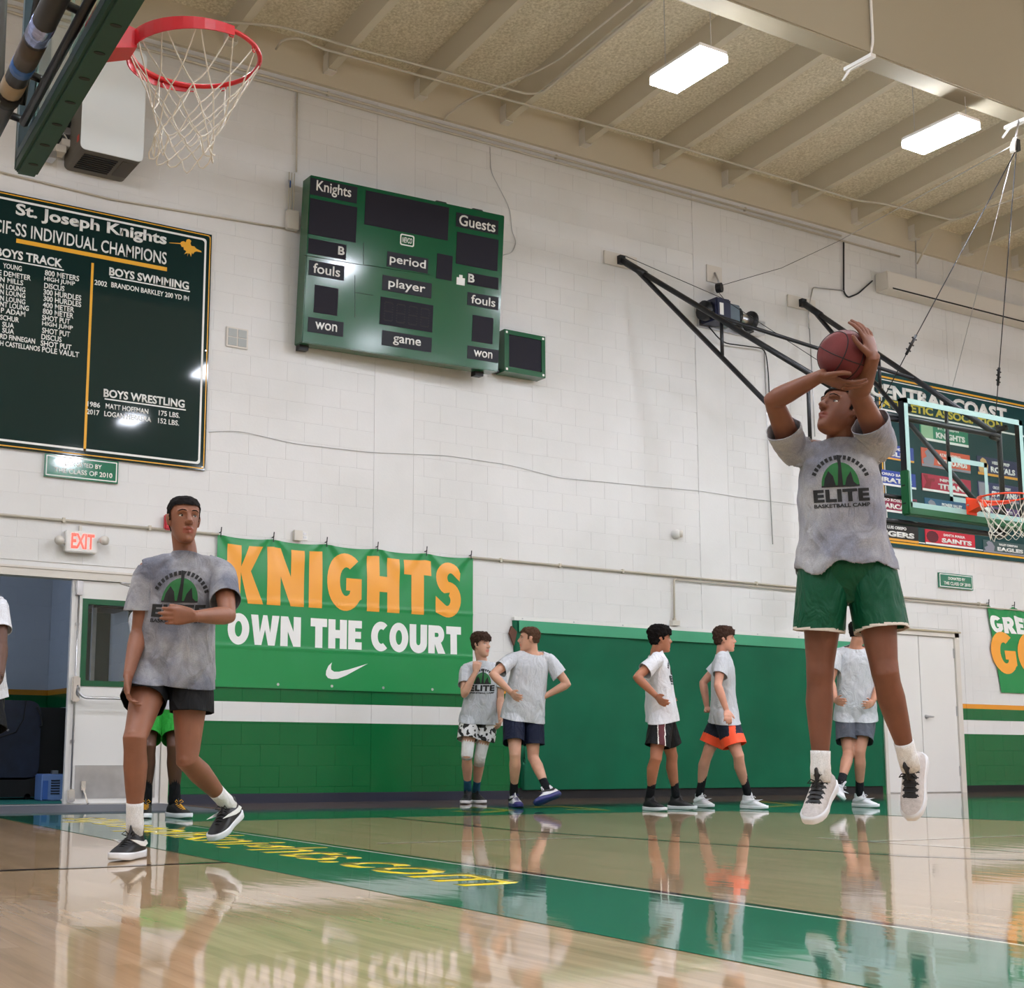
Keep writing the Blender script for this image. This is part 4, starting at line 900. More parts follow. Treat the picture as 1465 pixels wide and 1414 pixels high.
def slots_box(name, o_, ax, az, an, x0, x1, z0, z1, n0, n1, m, par, bevel=.01):
    bm = bmesh.new(); box(bm, (x0, n0, z0), (x1, n1, z1), bevel)
    for v in bm.verts: v.co = o_+ax*v.co.x+an*v.co.y+az*v.co.z
    bmesh.ops.recalc_face_normals(bm, faces=bm.faces); return obj(name, bm, m, par)
def backboard(parent, o_, ax, an, zb, zt, hw, m_frame, m_pad, pad_h):
    """o_ = centre of the front face at z=0; ax along the board, an out of its front"""
    az = V((0, 0, 1)); S = lambda nm, x0, x1, z0, z1, n0, n1, m, bv=0: slots_box(nm, o_, ax, az, an, x0, x1, z0, z1, n0, n1, m, parent, bv)
    S('glass', -hw+.02, hw-.02, zb+.03, zt-.02, -.012, 0, M_BGLASS)
    fr = bmesh.new()
    for q in ((-hw, hw, zt-.03, zt), (-hw, hw, zb, zb+.035), (-hw, -hw+.035, zb, zt), (hw-.035, hw, zb, zt)): box(fr, (q[0], -.07, q[2]), (q[1], -.014, q[3]))
    for v in fr.verts: v.co = o_+ax*v.co.x+an*v.co.y+az*v.co.z
    bmesh.ops.recalc_face_normals(fr, faces=fr.faces); obj('board_frame', fr, m_frame, parent)
    wb = bmesh.new()
    for q in ((-hw, hw, zt-.055, zt), (-hw, hw, zb+.03, zb+.085), (-hw, -hw+.055, zb, zt), (hw-.055, hw, zb, zt)): box(wb, (q[0], .0005, q[2]), (q[1], .003, q[3]))
    for v in wb.verts: v.co = o_+ax*v.co.x+an*v.co.y+az*v.co.z
    bmesh.ops.recalc_face_normals(wb, faces=wb.faces); obj('white_border', wb, M_BWHITE, parent)
    tg = bmesh.new(); t0 = zb+.15
    for q in ((-.305, .305, t0+.41, t0+.46), (-.305, .305, t0, t0+.05), (-.305, -.255, t0, t0+.46), (.255, .305, t0, t0+.46)): box(tg, (q[0], .0005, q[2]), (q[1], .003, q[3]))
    for v in tg.verts: v.co = o_+ax*v.co.x+an*v.co.y+az*v.co.z
    bmesh.ops.recalc_face_normals(tg, faces=tg.faces); obj('target_square', tg, M_BWHITE, parent)
    for q in ((-hw-.02, hw+.02, zb-.05, zb+.03), ):
        S('bottom_pad', q[0], q[1], q[2], q[3], -.068, .024, m_pad, .012)
    for s in (-1, 1):
        a, b = (-hw-.025, -hw+.02) if s < 0 else (hw-.02, hw+.025); S('side_pad', a, b, zb-.04, zb+pad_h, -.07, .022, m_pad, .01)
        for k in (0, 1): S('pad_slot', (a-.001 if s < 0 else b-.001), (a+.001 if s < 0 else b+.001), zb+.06+k*.18, zb+.075+k*.18, -.05, -.01, M_BLACK)
# ---- near hoop, at the upper left
nh = empty('basketball_hoop', (1.27, 4.42, 2.86), 'nearest basketball hoop with red rim, seen from below at the upper left', 'basketball hoop')
ux = V((.041, 1, 0)).normalized(); nn = V((ux.y, -ux.x, 0)); RC = V((1.64, 4.40, 3.048)); BO = RC-nn*.382; BO.z = 0
backboard(nh, BO, ux, nn, 2.905, 3.97, .915, mat('frame_grey_blue', srgb(70, 92, 104), .4), M_PADG, .38)
for k in range(9):
    d = -.80+k*.2; c = BO+ux*d-nn*.02+V((0, 0, 2.853)); bm = bmesh.new()
    n_ = 14
    a = [bm.verts.new(c+ux*(.010*math.sin(2*math.pi*i/n_))+nn*(.020*math.cos(2*math.pi*i/n_))+V((0, 0, 0))) for i in range(n_)]
    b = [bm.verts.new(v.co+V((0, 0, .004))) for v in a]
    bm.faces.new(a); bm.faces.new(b[::-1])
    for i in range(n_): bm.faces.new((a[i], a[(i+1) % n_], b[(i+1) % n_], b[i]))
    bmesh.ops.recalc_face_normals(bm, faces=bm.faces); obj('pad_slot', bm, M_BLACK, nh)
rim(nh, RC, nn, M_RIMR, 105); net(nh, RC, .236, .335, V((-.02, .04, 0)), 1.0, bottom=.112)
# rear support frame
bk_ = lambda d, back, z: BO+ux*d-nn*back+V((0, 0, z))
tubeo('cross_tube', [bk_(1.05, .17, 3.02), bk_(-1.4, .17, 3.02)], .043, mat('wrapped_black', srgb(34, 30, 30), .5, var=.5, vscale=9), nh, 14)
for d0, d1, mm, rr2 in ((-.02, .10, mat('foil_tape', (.35, .42, .75), .25, .8, var=.6, vscale=30), .0445), (.30, .36, M_BLUE, .0440), (.44, .54, mat('beige_tape', srgb(150, 134, 112), .7), .0452), (.56, .62, M_BLACK, .05), (-.50, -.3, mat('brown_tape', srgb(60, 50, 42), .6), .0448), (.12, .28, mat('umber_tape', srgb(66, 56, 48), .6), .0442)):
    tubeo('tape_wrap', [bk_(d1, .17, 3.02), bk_(d0, .17, 3.02)], rr2, mm, nh, 14)
tubeo('upright', [bk_(.60, .22, 2.98), bk_(.60, .24, 4.6)], .035, mat('post_grey', srgb(120, 122, 122), .4), nh, 12); tubeo('upright', [bk_(-.60, .22, 2.98), bk_(-.60, .24, 4.6)], .035, MATS['post_grey'], nh, 12)
for d in (.82, .45, -.1, -.6):
    tubeo('board_strut', [bk_(d, .05, 3.04), bk_(d-.06, .17, 3.03)], .016, M_BLACKM, nh, 8)
tubeo('board_strut', [bk_(.75, .075, 3.0), bk_(-.75, .075, 3.0)], .02, M_BLACKM, nh, 8)
tubeo('board_strut', [bk_(.7, .10, 3.05), bk_(.2, .10, 3.7)], .02, M_BLACKM, nh, 8)
for d in (-1.3, .6): tubeo('ceiling_post', [bk_(d, .24, 4.55), bk_(d, .3, 8.3)], .04, MATS['post_grey'], nh, 12)
tubeo('top_tube', [bk_(-1.35, .24, 4.55), bk_(.7, .24, 4.55)], .04, MATS['post_grey'], nh, 12)
# ---- far hoop on its wall arms
fh_ = empty('basketball_hoop', (11.74, 8.8, 2.84), 'farther basketball hoop with orange rim and glass backboard on black wall arms at the right', 'basketball hoop')
RF = V((11.76, 8.42, 3.05)); BF = V((11.745, 8.80, 0)); nf = V((0, -1, 0))
backboard(fh_, BF, V((1, 0, 0)), nf, 2.89, 4.03, .925, M_BLACKM, mat('pad_green_light', srgb(10, 84, 44), .45), .40)
rim(fh_, RF, nf, M_RIMO, 70); net(fh_, RF, .236, .36, V((0, 0, 0)), 5.0, rc=.0032, bottom=.15)
YM = 8.98
fr = {k: on_y(*p, YM) for k, p in dict(tl=(1252, 592), tr=(1430, 624), bl=(1262, 757), br=(1436, 770)).items()}
xl, xr = (fr['tl'].x+fr['bl'].x)/2, (fr['tr'].x+fr['br'].x)/2
zt_, zb_ = (fr['tl'].z+fr['tr'].z)/2, 2.80
TL, TR_, BL_, BR_ = V((xl, YM, zt_)), V((xr, YM, zt_)), V((xl, YM, zb_)), V((xr, YM, zb_))
T = lambda nm, P, r: tubeo(nm, P, r, M_BLACKM, fh_, 10)
T('mast', [TL+V((0, 0, .12)), BL_], .028); T('mast', [TR_+V((0, 0, .12)), BR_], .028); T('frame_tube', [TL, TR_], .028); T('frame_tube', [BL_, BR_], .028)
for z in (zt_-.04, 3.05): T('frame_tube', [V((xl-.02, YM, z)), V((xl+.3, 8.86, z-.03))], .022); T('frame_tube', [V((xr-.02, YM, z)), V((xr-.3, 8.86, z-.03))], .022)
for x in (11.0, 12.5):
    for z in (2.98, 3.95): T('board_mount', [V((x, YM, z)), V((x, 8.87, z))], .03)
P1, P2 = V((9.93, WALL_Y-.06, 6.33)), V((12.95, WALL_Y-.06, 6.33))
for Pw, top, botm in ((P1, TL, BL_), (P2, TR_, BR_)):
    a = Pw+(top-Pw)*.06
    T('arm', [Pw, top], .032); T('arm_sleeve', [Pw+(top-Pw)*.01, Pw+(top-Pw)*.11], .042); T('arm', [a, botm], .028)
    for t in (.40, .75):
        u_, l_ = a+(top-a)*t, a+(botm-a)*t; T('strut', [u_, V((u_.x, l_.y, l_.z)) if False else l_], .02)
    pl = bmesh.new()
    boxo('wall_plate', (Pw.x-.23, WALL_Y-.03, Pw.z-.075), (Pw.x+.27, WALL_Y-.006, Pw.z+.09), M_OFFW, fh_, .004)
    boxo('hinge', (Pw.x-.04, WALL_Y-.09, Pw.z-.05), (Pw.x+.04, WALL_Y-.03, Pw.z+.05), M_BLACKM, fh_)
ca = P1+(TL-P1)*.42; cb_ = P2+(BR_-P2)*.10
T('cross_brace', [P1+(TL-P1)*.40, P2+(TR_-P2)*.62], .022)
# lifting cables: wall winch, wall pulley, girder pulley, down to the frame
wn = empty('hoist_winch', (11.6, WALL_Y, 5.8), 'dark electric winch with drum and cable bolted to the wall behind the black arms', 'winch')
boxo('back_plate', (11.15, WALL_Y-.05, 5.72), (12.0, WALL_Y-.006, 5.98), M_STEEL, wn); boxo('motor', (11.17, WALL_Y-.34, 5.74), (11.42, WALL_Y-.04, 6.02), mat('motor_blue', srgb(34, 38, 66), .4), wn, .02)
tubeo('end_bell', [(11.08, WALL_Y-.19, 5.87), (11.17, WALL_Y-.19, 5.87)], .12, M_BLACKM, wn, 16); boxo('name_plate', (11.22, WALL_Y-.346, 5.80), (11.28, WALL_Y-.34, 5.95), M_WHITEP, wn)
tubeo('drum_flange', [(11.60, WALL_Y-.19, 5.87), (11.63, WALL_Y-.19, 5.87)], .13, M_BLACKM, wn, 18); tubeo('drum_flange', [(11.86, WALL_Y-.19, 5.86), (11.89, WALL_Y-.19, 5.86)], .13, M_BLACKM, wn, 18)
tubeo('drum', [(11.63, WALL_Y-.19, 5.87), (11.86, WALL_Y-.19, 5.86)], .07, M_STEEL, wn, 16); boxo('gearbox', (11.42, WALL_Y-.30, 5.76), (11.60, WALL_Y-.05, 5.99), mat('gear_grey', srgb(96, 112, 124), .4), wn, .01); boxo('switch_box', (12.0, WALL_Y-.12, 5.76), (12.2, WALL_Y-.006, 5.93), M_ALU, wn)
tubeo('power_cord', bend([(11.3, WALL_Y-.06, 5.73), (11.5, WALL_Y-.08, 5.55), (12.0, WALL_Y-.08, 5.58), (12.25, WALL_Y-.06, 5.60), (12.32, WALL_Y-.03, 5.3), (12.32, WALL_Y-.03, 5.0)], .15), .008, M_BLACK, wn, 6)
wp = empty('wall_pulley', (11.5, WALL_Y, 6.4), 'black pulley hanging from a small plate above the winch', 'pulley', 'pulleys of the hoist')
boxo('plate', (11.33, WALL_Y-.02, 6.34), (11.58, WALL_Y-.006, 6.56), M_OFFW, wp)
pc = on_y(1029, 412, WALL_Y-.12); bm = bmesh.new(); tube(bm, [pc+V((-.015, .03, 0)), pc+V((.015, -.03, 0))], .062, 18); obj('sheave', bm, M_BLACKM, wp)
tubeo('eye_chain', [V((11.46, WALL_Y-.02, 6.47)), pc+V((0, .0, .06))], .014, M_STEEL, wp, 6)
gp = empty('girder_pulley', (0, 0, 0), 'white pulley block hanging from the girder at the right edge', 'pulley', 'pulleys of the hoist'); YP = GY-.1
g0 = on_y(1451, 207, YP); bm = bmesh.new(); prism(bm, [(.055*math.cos(t*math.pi/6)*(1 if math.sin(t*math.pi/6) < .3 else .6), .09*math.sin(t*math.pi/6)) for t in range(12)], -.02, .02, org=g0, ax=(V((.9, .4, 0))).normalized(), ay=V((.35, 0, .93)).normalized(), az=V((-.4, .9, 0)))
bmesh.ops.recalc_face_normals(bm, faces=bm.faces); obj('shell', bm, M_WHITE, gp); boxo('sheave', g0+V((.0, -.03, -.06)), g0+V((.05, .03, .05)), M_BLACKM, gp)
tubeo('hook', [g0+V((.03, 0, .08)), g0+V((.06, 0, .17)), V((g0.x+.10, YP, GZ-.0))], .010, M_STEEL, gp, 6)
def cable(pts_, label, r=.004, m=M_BLACKM):
    return tag(tubeo('hoist_cable', pts_, r, m, None, 6), label, 'cable')
roofp = on_y(1200, 345, WALL_Y-.12)
cable([pc+V((.04, 0, .04)), roofp.lerp(pc, .5)+V((0, 0, -.06)), roofp], 'dark cable rising right from the wall pulley to the roof edge'); cable([roofp, g0.lerp(roofp, .5), g0], 'bright cable running under the beams to the white pulley', .005, M_ALU)
cable([pc+V((-.05, 0, -.03)), V((11.62, WALL_Y-.19, 5.93))], 'short cable between wall pulley and winch drum')
jn = on_y(1245, 590, YM)
e1 = V((xl+.02, YM, zt_+.03)); k1 = g0.lerp(e1, .76)
cable([g0+V((0, 0, -.08)), k1, e1], 'left slanting lift cable from the white pulley to the backboard frame', .005)
e2 = V((xr-.05, YM, zt_+.1)); k2 = g0.lerp(e2, .82)
cable([g0+V((.02, 0, -.08)), k2, e2], 'steep right lift cable from the white pulley to the backboard frame', .005)
cable([g0+V((.0, .02, -.08)), on_y(1363, 553, 9.2)], 'thin pale cord hanging behind the glass backboard', .003, M_STEEL)
for i, (k_, lb) in enumerate(((k1, 'twisted chain link clamp on the left lift cable'), (k2, 'twisted chain link clamp on the right lift cable'))):
    ck_ = empty('cable_clamp', k_, lb, 'clamp', 'clamps on the lift cables'); dd = (g0-k_).normalized()
    tubeo('turnbuckle', [k_-dd*.05, k_+dd*.16], .014, M_BLACKM, ck_, 6)
    for j in range(3): tubeo('u_bolt', [k_+dd*(.0+.06*j)+V((-.03, 0, .01)), k_+dd*(.0+.06*j)+V((.03, 0, -.01))], .008, M_BLACKM, ck_, 6)
cable([P1+V((.05, -.02, .05)), V((11.3, WALL_Y-.30, 6.03)), TR_+V((-.9, .6, .3))], 'slack safety cable strung beside the left wall arm', .004)

# ------------------------------------------------------------------ league board behind the far hoop
lb_ = empty('league_board', (16, WALL_Y, 3.2), 'big teal-green league board with rows of coloured school name panels', 'board')
LX0, LX1, LZ0, LZ1 = 14.30, 19.4, 3.235, 5.625
M_LB = mat('league_teal', srgb(14, 62, 64), .5, spec=.2, coat=.3)
wbox('panel', LX0, LZ0, LX1, LZ1, .008, .035, M_LB, lb_)
def lr(i): return rrect(LX0+i, LZ0+i, LX1-i, LZ1-i, .02)
wall_ring('pinstripe', lr(.05), lr(.075), .0352, .0365, M_GOLD, lb_); wall_ring('pinstripe', lr(.095), lr(.108), .0352, .0365, M_WHITEP, lb_)
def L2(cx, cy, s=1): return on_y(1200+cx/3.72, 480+cy/3.72, WALL_Y-.036)
def ltext(s, x0, y0t, y0b, x1, m=M_WHITEP, bold=.05, dpt=.0355):
    return tline(s, x0, y0t, y0b, x1, bold, m, lb_, dpt)
ltext('CENTRAL COAST', 1245, 545, 566, 1441, bold=.05); ltext('ATHLETIC ASSOCIATION', 1262, 570, 582, 1434, mat('pale_gold', srgb(214, 196, 70), .4), .04)
M_RULE = M_WHITEP
p = on_y(1244, 582); wbox('rule', p.x, p.z-.03, LX1-.3, p.z-.005, .035, .0365, M_RULE, lb_)
def school(x0p, y0p, x1p, y1p, col, base, top, name, emb=None, mark=None):
    """panel from its upper-left to lower-right corner in pixels"""
    a = on_y(x0p, y0p, WALL_Y-.04); b = on_y(x1p, y1p, WALL_Y-.04); x0, x1, z1, z0 = a.x, b.x, a.z, b.z
    g = empty('school_panel', ((x0+x1)/2, WALL_Y-.036, z0), None, None); g.parent = lb_; g.matrix_parent_inverse = _wm(lb_).inverted()
    M = mat('panel_%d' % len(MATS), col, .4); wbox('plate', x0, z0, x1, z1, .035, .045, M, g); h, w2 = z1-z0, x1-x0
    wbox('base_bar', x0, z0, x1, z0+h*.13, .045, .0465, base, g)
    wall_text(top, x0+w2*.36, z0+h*.66, x0+w2*.80, z0+h*.84, .045, M_WHITEP, g, bold=.04); wall_text(name, x0+w2*.32, z0+h*.22, x0+w2*.93, z0+h*.54, .045, M_WHITEP, g, bold=.05)
    if emb: 
        wall_prism('emblem', [(x0+w2*(.02+.24*u), z0+h*(.14+.80*v)) for u, v in emb], .045, .047, mark or M_WHITEP, g)
    return g
SQ = [(0, 0), (1, 0), (1, .9), (.6, 1), (0, 1)]; KN = [(.1, 0), (.9, 0), (1, .5), (.75, .9), (.45, 1), (.2, .8), (.35, .5), (0, .3)]
BLUEP, GOLDP = srgb(36, 66, 158), mat('bar_gold', srgb(222, 160, 60), .4)
GP = mat('bar_grey', srgb(140, 140, 150), .5)
school(1225, 628, 1307, 663, BLUEP, GOLDP, 'ARROYO GRANDE', 'EAGLES'); school(1225, 666, 1310, 701, BLUEP, M_WHITEP, 'MORRO BAY', 'PIRATES'); school(1226, 703, 1312, 738, srgb(140, 30, 66), M_WHITEP, 'PASO ROBLES', 'BEARCATS', SQ); school(1226, 742, 1314, 778, srgb(20, 20, 22), GOLDP, 'SAN LUIS OBISPO', 'TIGERS')
school(1315, 602, 1385, 641, srgb(30, 128, 92), M_WHITEP, 'ST. JOSEPH', 'KNIGHTS', SQ, mat('emblem_green', srgb(150, 190, 150), .5)); school(1317, 640, 1388, 678, srgb(214, 92, 62), GP, 'ATASCADERO', 'GREYHOUNDS', KN, GP)
school(1318, 677, 1389, 712, srgb(176, 36, 66), M_WHITEP, 'NIPOMO', 'TITANS', [(0, 0), (.3, .5), (0, 1), (.4, 1), (.4, .75), (1, .8), (.95, .55), (.7, .55), (.55, 0), (.3, 0)], mat('emblem_red', srgb(140, 20, 40), .5))
school(1322, 712, 1390, 748, srgb(38, 92, 126), GP, 'PIONEER VALLEY', 'PANTHERS', KN, GP); school(1323, 757, 1395, 787, srgb(196, 36, 56), M_WHITEP, 'SANTA MARIA', 'SAINTS', [(.5+.5*math.cos(t*.52), .5+.5*math.sin(t*.52)) for t in range(12)], mat('emblem_dark', srgb(90, 20, 34), .5))
school(1397, 652, 1456, 688, srgb(40, 48, 84), GOLDP, 'MISSION PREP', 'ROYALS', KN, mat('emblem_gold', srgb(206, 170, 110), .5)); school(1398, 688, 1458, 722, srgb(50, 56, 100), GP, 'ORCUTT ACADEMY', 'SPARTANS', SQ, GP); school(1400, 722, 1460, 755, srgb(84, 54, 110), M_WHITEP, 'RIGHETTI', 'WARRIORS', SQ); school(1406, 772, 1468, 797, srgb(60, 84, 84), GP, 'VALLEY CHRISTIAN', 'EAGLES', KN, GP)
# ------------------------------------------------------------------ people
ROWS = {
 'shooter': (1.86, [(4.527, 4.044, 1.851), (4.607, 4.088, 1.321), (4.528, 4.018, 1.996), (-0.927, 0.034, 0.375), (-0.744, -0.668, -0), (-0.617, -0.787, -0), (4.412, 4.187, 1.842), (4.177, 4.072, 2.02), (4.168, 3.804, 2.047), (4.114, 3.656, 1.949), (4.531, 4.148, 1.321), (4.521, 4.188, 0.867), (4.507, 4.192, 0.43), (4.382, 4.147, 0.239), (4.66, 3.91, 1.842), (4.42, 3.823, 2.028), (4.232, 3.649, 2.113), (4.116, 3.507, 2.147), (4.683, 4.029, 1.321), (4.681, 3.972, 0.868), (4.878, 4.03, 0.483), (4.868, 4.025, 0.251)]),
 'walker': (1.84, [(2.401, 6.335, 1.464), (2.384, 6.439, 0.915), (2.373, 6.319, 1.654), (-0.089, -0.996, 0), (-0.424, -0.906, 0), (-0.644, -0.765, -0), (2.233, 6.424, 1.405), (2.21, 6.459, 1.095), (2.122, 6.333, 0.877), (2.072, 6.185, 0.78), (2.311, 6.5, 0.915), (2.144, 6.271, 0.565), (2.184, 6.343, 0.141), (2.032, 6.185, 0.07), (2.566, 6.268, 1.405), (2.523, 6.074, 1.164), (2.296, 5.936, 1.137), (2.156, 5.817, 1.132), (2.458, 6.377, 0.915), (2.441, 6.344, 0.466), (2.746, 6.555, 0.244), (2.628, 6.45, 0.077)]),
 'boy1': (1.67, [(7.291, 11.055, 1.359), (7.302, 11.136, 0.85), (7.259, 11.044, 1.536), (0.34, -0.94, 0), (-0.501, -0.865, 0), (-0.501, -0.865, 0), (7.148, 11.147, 1.306), (7.067, 11.048, 1.053), (7.145, 10.969, 1.268), (7.07, 10.829, 1.32), (7.227, 11.179, 0.85), (7.127, 11.091, 0.464), (7.251, 11.271, 0.138), (7.115, 11.134, 0.057), (7.436, 10.98, 1.306), (7.448, 10.985, 1.023), (7.379, 10.883, 0.814), (7.296, 10.774, 0.718), (7.377, 11.092, 0.85), (7.305, 11.136, 0.45), (7.389, 11.333, 0.121), (7.357, 11.147, 0.033)]),
 'boy2': (1.7, [(7.348, 10.311, 1.422), (7.319, 10.422, 0.871), (7.32, 10.304, 1.551), (-0.818, 0.575, 0), (0.344, 0.939, 0), (0.344, 0.939, 0), (7.504, 10.263, 1.368), (7.644, 10.159, 1.138), (7.472, 10.289, 1.021), (7.319, 10.23, 0.977), (7.402, 10.391, 0.871), (7.379, 10.344, 0.458), (7.335, 10.068, 0.172), (7.164, 10.015, 0.058), (7.186, 10.38, 1.368), (6.941, 10.362, 1.215), (7.089, 10.269, 1.041), (7.058, 10.116, 0.974), (7.235, 10.452, 0.871), (7.159, 10.322, 0.483), (7.246, 10.472, 0.123), (7.185, 10.285, 0.041)]),
 'boy3': (1.66, [(7.958, 9.264, 1.375), (8.043, 9.303, 0.857), (7.975, 9.232, 1.505), (0.906, -0.424, 0), (0.765, -0.644, 0), (0.765, -0.644, 0), (7.86, 9.141, 1.322), (7.629, 9.143, 1.16), (7.762, 9.037, 0.99), (7.719, 8.899, 0.909), (7.988, 9.237, 0.857), (7.888, 9.219, 0.463), (7.973, 9.404, 0.131), (7.978, 9.207, 0.065), (8.074, 9.394, 1.322), (8.169, 9.604, 1.159), (8.287, 9.51, 0.971), (8.237, 9.354, 0.943), (8.099, 9.369, 0.857), (8.246, 9.417, 0.481), (8.358, 9.5, 0.117), (8.433, 9.317, 0.054)]),
 'boy4': (1.66, [(8.893, 9.414, 1.428), (8.95, 9.477, 0.865), (8.894, 9.391, 1.557), (0.765, -0.644, 0), (0.706, -0.708, 0), (0.706, -0.708, 0), (8.781, 9.303, 1.375), (8.668, 9.25, 1.122), (8.725, 9.205, 0.893), (8.646, 9.095, 0.796), (8.889, 9.416, 0.865), (8.917, 9.275, 0.484), (9.087, 9.339, 0.139), (9.135, 9.152, 0.063), (9.016, 9.537, 1.375), (8.88, 9.675, 1.17), (8.908, 9.658, 0.932), (8.82, 9.544, 0.85), (9.011, 9.538, 0.865), (8.885, 9.652, 0.495), (8.9, 9.781, 0.127), (8.878, 9.59, 0.05)]),
 'man5': (1.74, [(10.439, 9.201, 1.534), (10.489, 9.278, 0.91), (10.445, 9.172, 1.683), (0.94, 0.34, 0), (0.644, 0.765, 0), (0.644, 0.765, 0), (10.576, 9.096, 1.479), (10.616, 9.07, 1.186), (10.457, 9.048, 0.992), (10.301, 8.973, 0.967), (10.558, 9.22, 0.91), (10.378, 9.149, 0.53), (10.427, 9.213, 0.13), (10.439, 9.009, 0.057), (10.311, 9.319, 1.479), (10.189, 9.307, 1.209), (10.105, 9.171, 1.014), (10.023, 9.02, 0.988), (10.42, 9.337, 0.91), (10.304, 9.221, 0.516), (10.043, 9.095, 0.228), (9.92, 8.965, 0.104)]),
 'hidden': (1.9, [(3.567, 9.905, 1.578), (3.62, 9.987, 0.92), (3.561, 9.876, 1.765), (-0.344, -0.939, 0), (-0.344, -0.939, 0), (-0.344, -0.939, 0), (3.394, 9.977, 1.517), (3.381, 9.759, 1.279), (3.363, 9.592, 1.061), (3.381, 9.436, 0.954), (3.527, 10.021, 0.92), (3.446, 9.773, 0.535), (3.497, 9.921, 0.117), (3.41, 9.713, 0.044), (3.75, 9.847, 1.517), (3.631, 9.657, 1.284), (3.551, 9.512, 1.064), (3.447, 9.397, 0.954), (3.713, 9.953, 0.92), (3.629, 9.704, 0.536), (3.696, 9.843, 0.117), (3.732, 9.614, 0.063)]),
 'edge': (1.84, [(1.971, 9.202, 1.534), (2.037, 9.269, 0.914), (1.965, 9.176, 1.701), (0.172, -0.985, 0), (-0.002, -1, 0), (-0.002, -1, 0), (1.793, 9.208, 1.475), (1.847, 9.404, 1.237), (1.846, 9.288, 0.997), (1.838, 9.132, 0.899), (1.941, 9.27, 0.914), (1.934, 9.107, 0.494), (1.985, 9.291, 0.106), (1.902, 9.088, 0.036), (2.161, 9.208, 1.475), (2.165, 9.092, 1.185), (2.127, 8.928, 0.977), (2.084, 8.784, 0.872), (2.132, 9.269, 0.914), (2.103, 9.107, 0.495), (2.155, 9.283, 0.103), (2.153, 9.065, 0.032)]),
}
SK = {}
for k_, (h_, L_) in ROWS.items():
    d_ = {'H': h_}; it = iter(L_)
    for j_ in ('neck', 'pelvis', 'head', 'hf', 'cf', 'pf'): d_[j_] = next(it)
    for e_ in 'RL':
        for j_ in ('sh', 'el', 'wr', 'hd', 'hip', 'kn', 'an', 'toe'): d_[j_+e_] = next(it)
    SK[k_] = d_
for k_, d_ in SK.items():
    for j_ in list(d_):
        if j_ != 'H': d_[j_] = V(d_[j_])
def remesh(bm, vox, smooth=4, fac=.5):
    me = bpy.data.meshes.new('r'); bmesh.ops.recalc_face_normals(bm, faces=bm.faces); bm.to_mesh(me); bm.free()
    o = bpy.data.objects.new('r', me); COL.objects.link(o)
    md = o.modifiers.new('r', 'REMESH'); md.mode = 'VOXEL'; md.voxel_size = vox; md.adaptivity = 0
    if smooth:
        s = o.modifiers.new('s', 'SMOOTH'); s.factor = fac; s.iterations = smooth
    dg = bpy.context.evaluated_depsgraph_get(); dg.update(); e = o.evaluated_get(dg); res = bpy.data.meshes.new_from_object(e)
    bpy.data.objects.remove(o); bpy.data.meshes.remove(me)
    b2 = bmesh.new(); b2.from_mesh(res); bpy.data.meshes.remove(res); return b2
def loft(bm, secs, n=20, e=2.0):
    """closed loft; secs = (centre, a-vector, b-vector[, a exponent]); superellipse sections"""
    R = []
    for s in secs:
        c, a, b = s[:3]; ex = s[3] if len(s) > 3 else e; ring = []
        for k in range(n):
            t = 2*math.pi*k/n; x, y = math.cos(t), math.sin(t)
            x = math.copysign(abs(x)**(2/ex), x); y = math.copysign(abs(y)**(2/ex), y); ring.append(bm.verts.new(c+a*x+b*y))
        R.append(ring)
    for r1, r2 in zip(R, R[1:]):
        for k in range(n): bm.faces.new((r1[k], r1[(k+1) % n], r2[(k+1) % n], r2[k]))
    bm.faces.new(R[0][::-1]); bm.faces.new(R[-1])
def ball(bm, c, r, sub=2, sx=None):
    g = bmesh.ops.create_icosphere(bm, subdivisions=sub, radius=1)
    for v in g['verts']: v.co = V(c)+(V((v.co.x*r, v.co.y*r, v.co.z*r)) if sx is None else sx[0]*v.co.x+sx[1]*v.co.y+sx[2]*v.co.z)
def head_frame(S):
    f = S['hf'].normalized(); r = f.cross(V((0, 0, 1))).normalized(); u = r.cross(f).normalized(); return f, r, u
HEAD = [(-.118, .018, .084, -.030), (-.112, .030, .090, -.010), (-.098, .041, .094, .015), (-.080, .050, .094, .045), (-.055, .058, .093, .066), (-.028, .064, .092, .080), (0, .069, .090, .092),
        (.028, .073, .091, .099), (.055, .075, .089, .101), (.078, .071, .080, .095), (.098, .058, .062, .078), (.112, .036, .038, .050), (.119, .012, .012, .018)]
def head_vol(bm, c, f, r, u, s, grow=0.0, top=0.0, zmin=-9):
    secs = []
    for z, hw, fy, by in HEAD:
        if z < zmin: continue
        cy = (fy-by)/2; ry = (fy+by)/2+grow; rx = hw+grow
        secs.append((c+(f*cy+u*(z+top*max(0, (z+.03)/.15)))*s, r*rx*s, f*ry*s, 2.15))
    loft(bm, secs, 24)
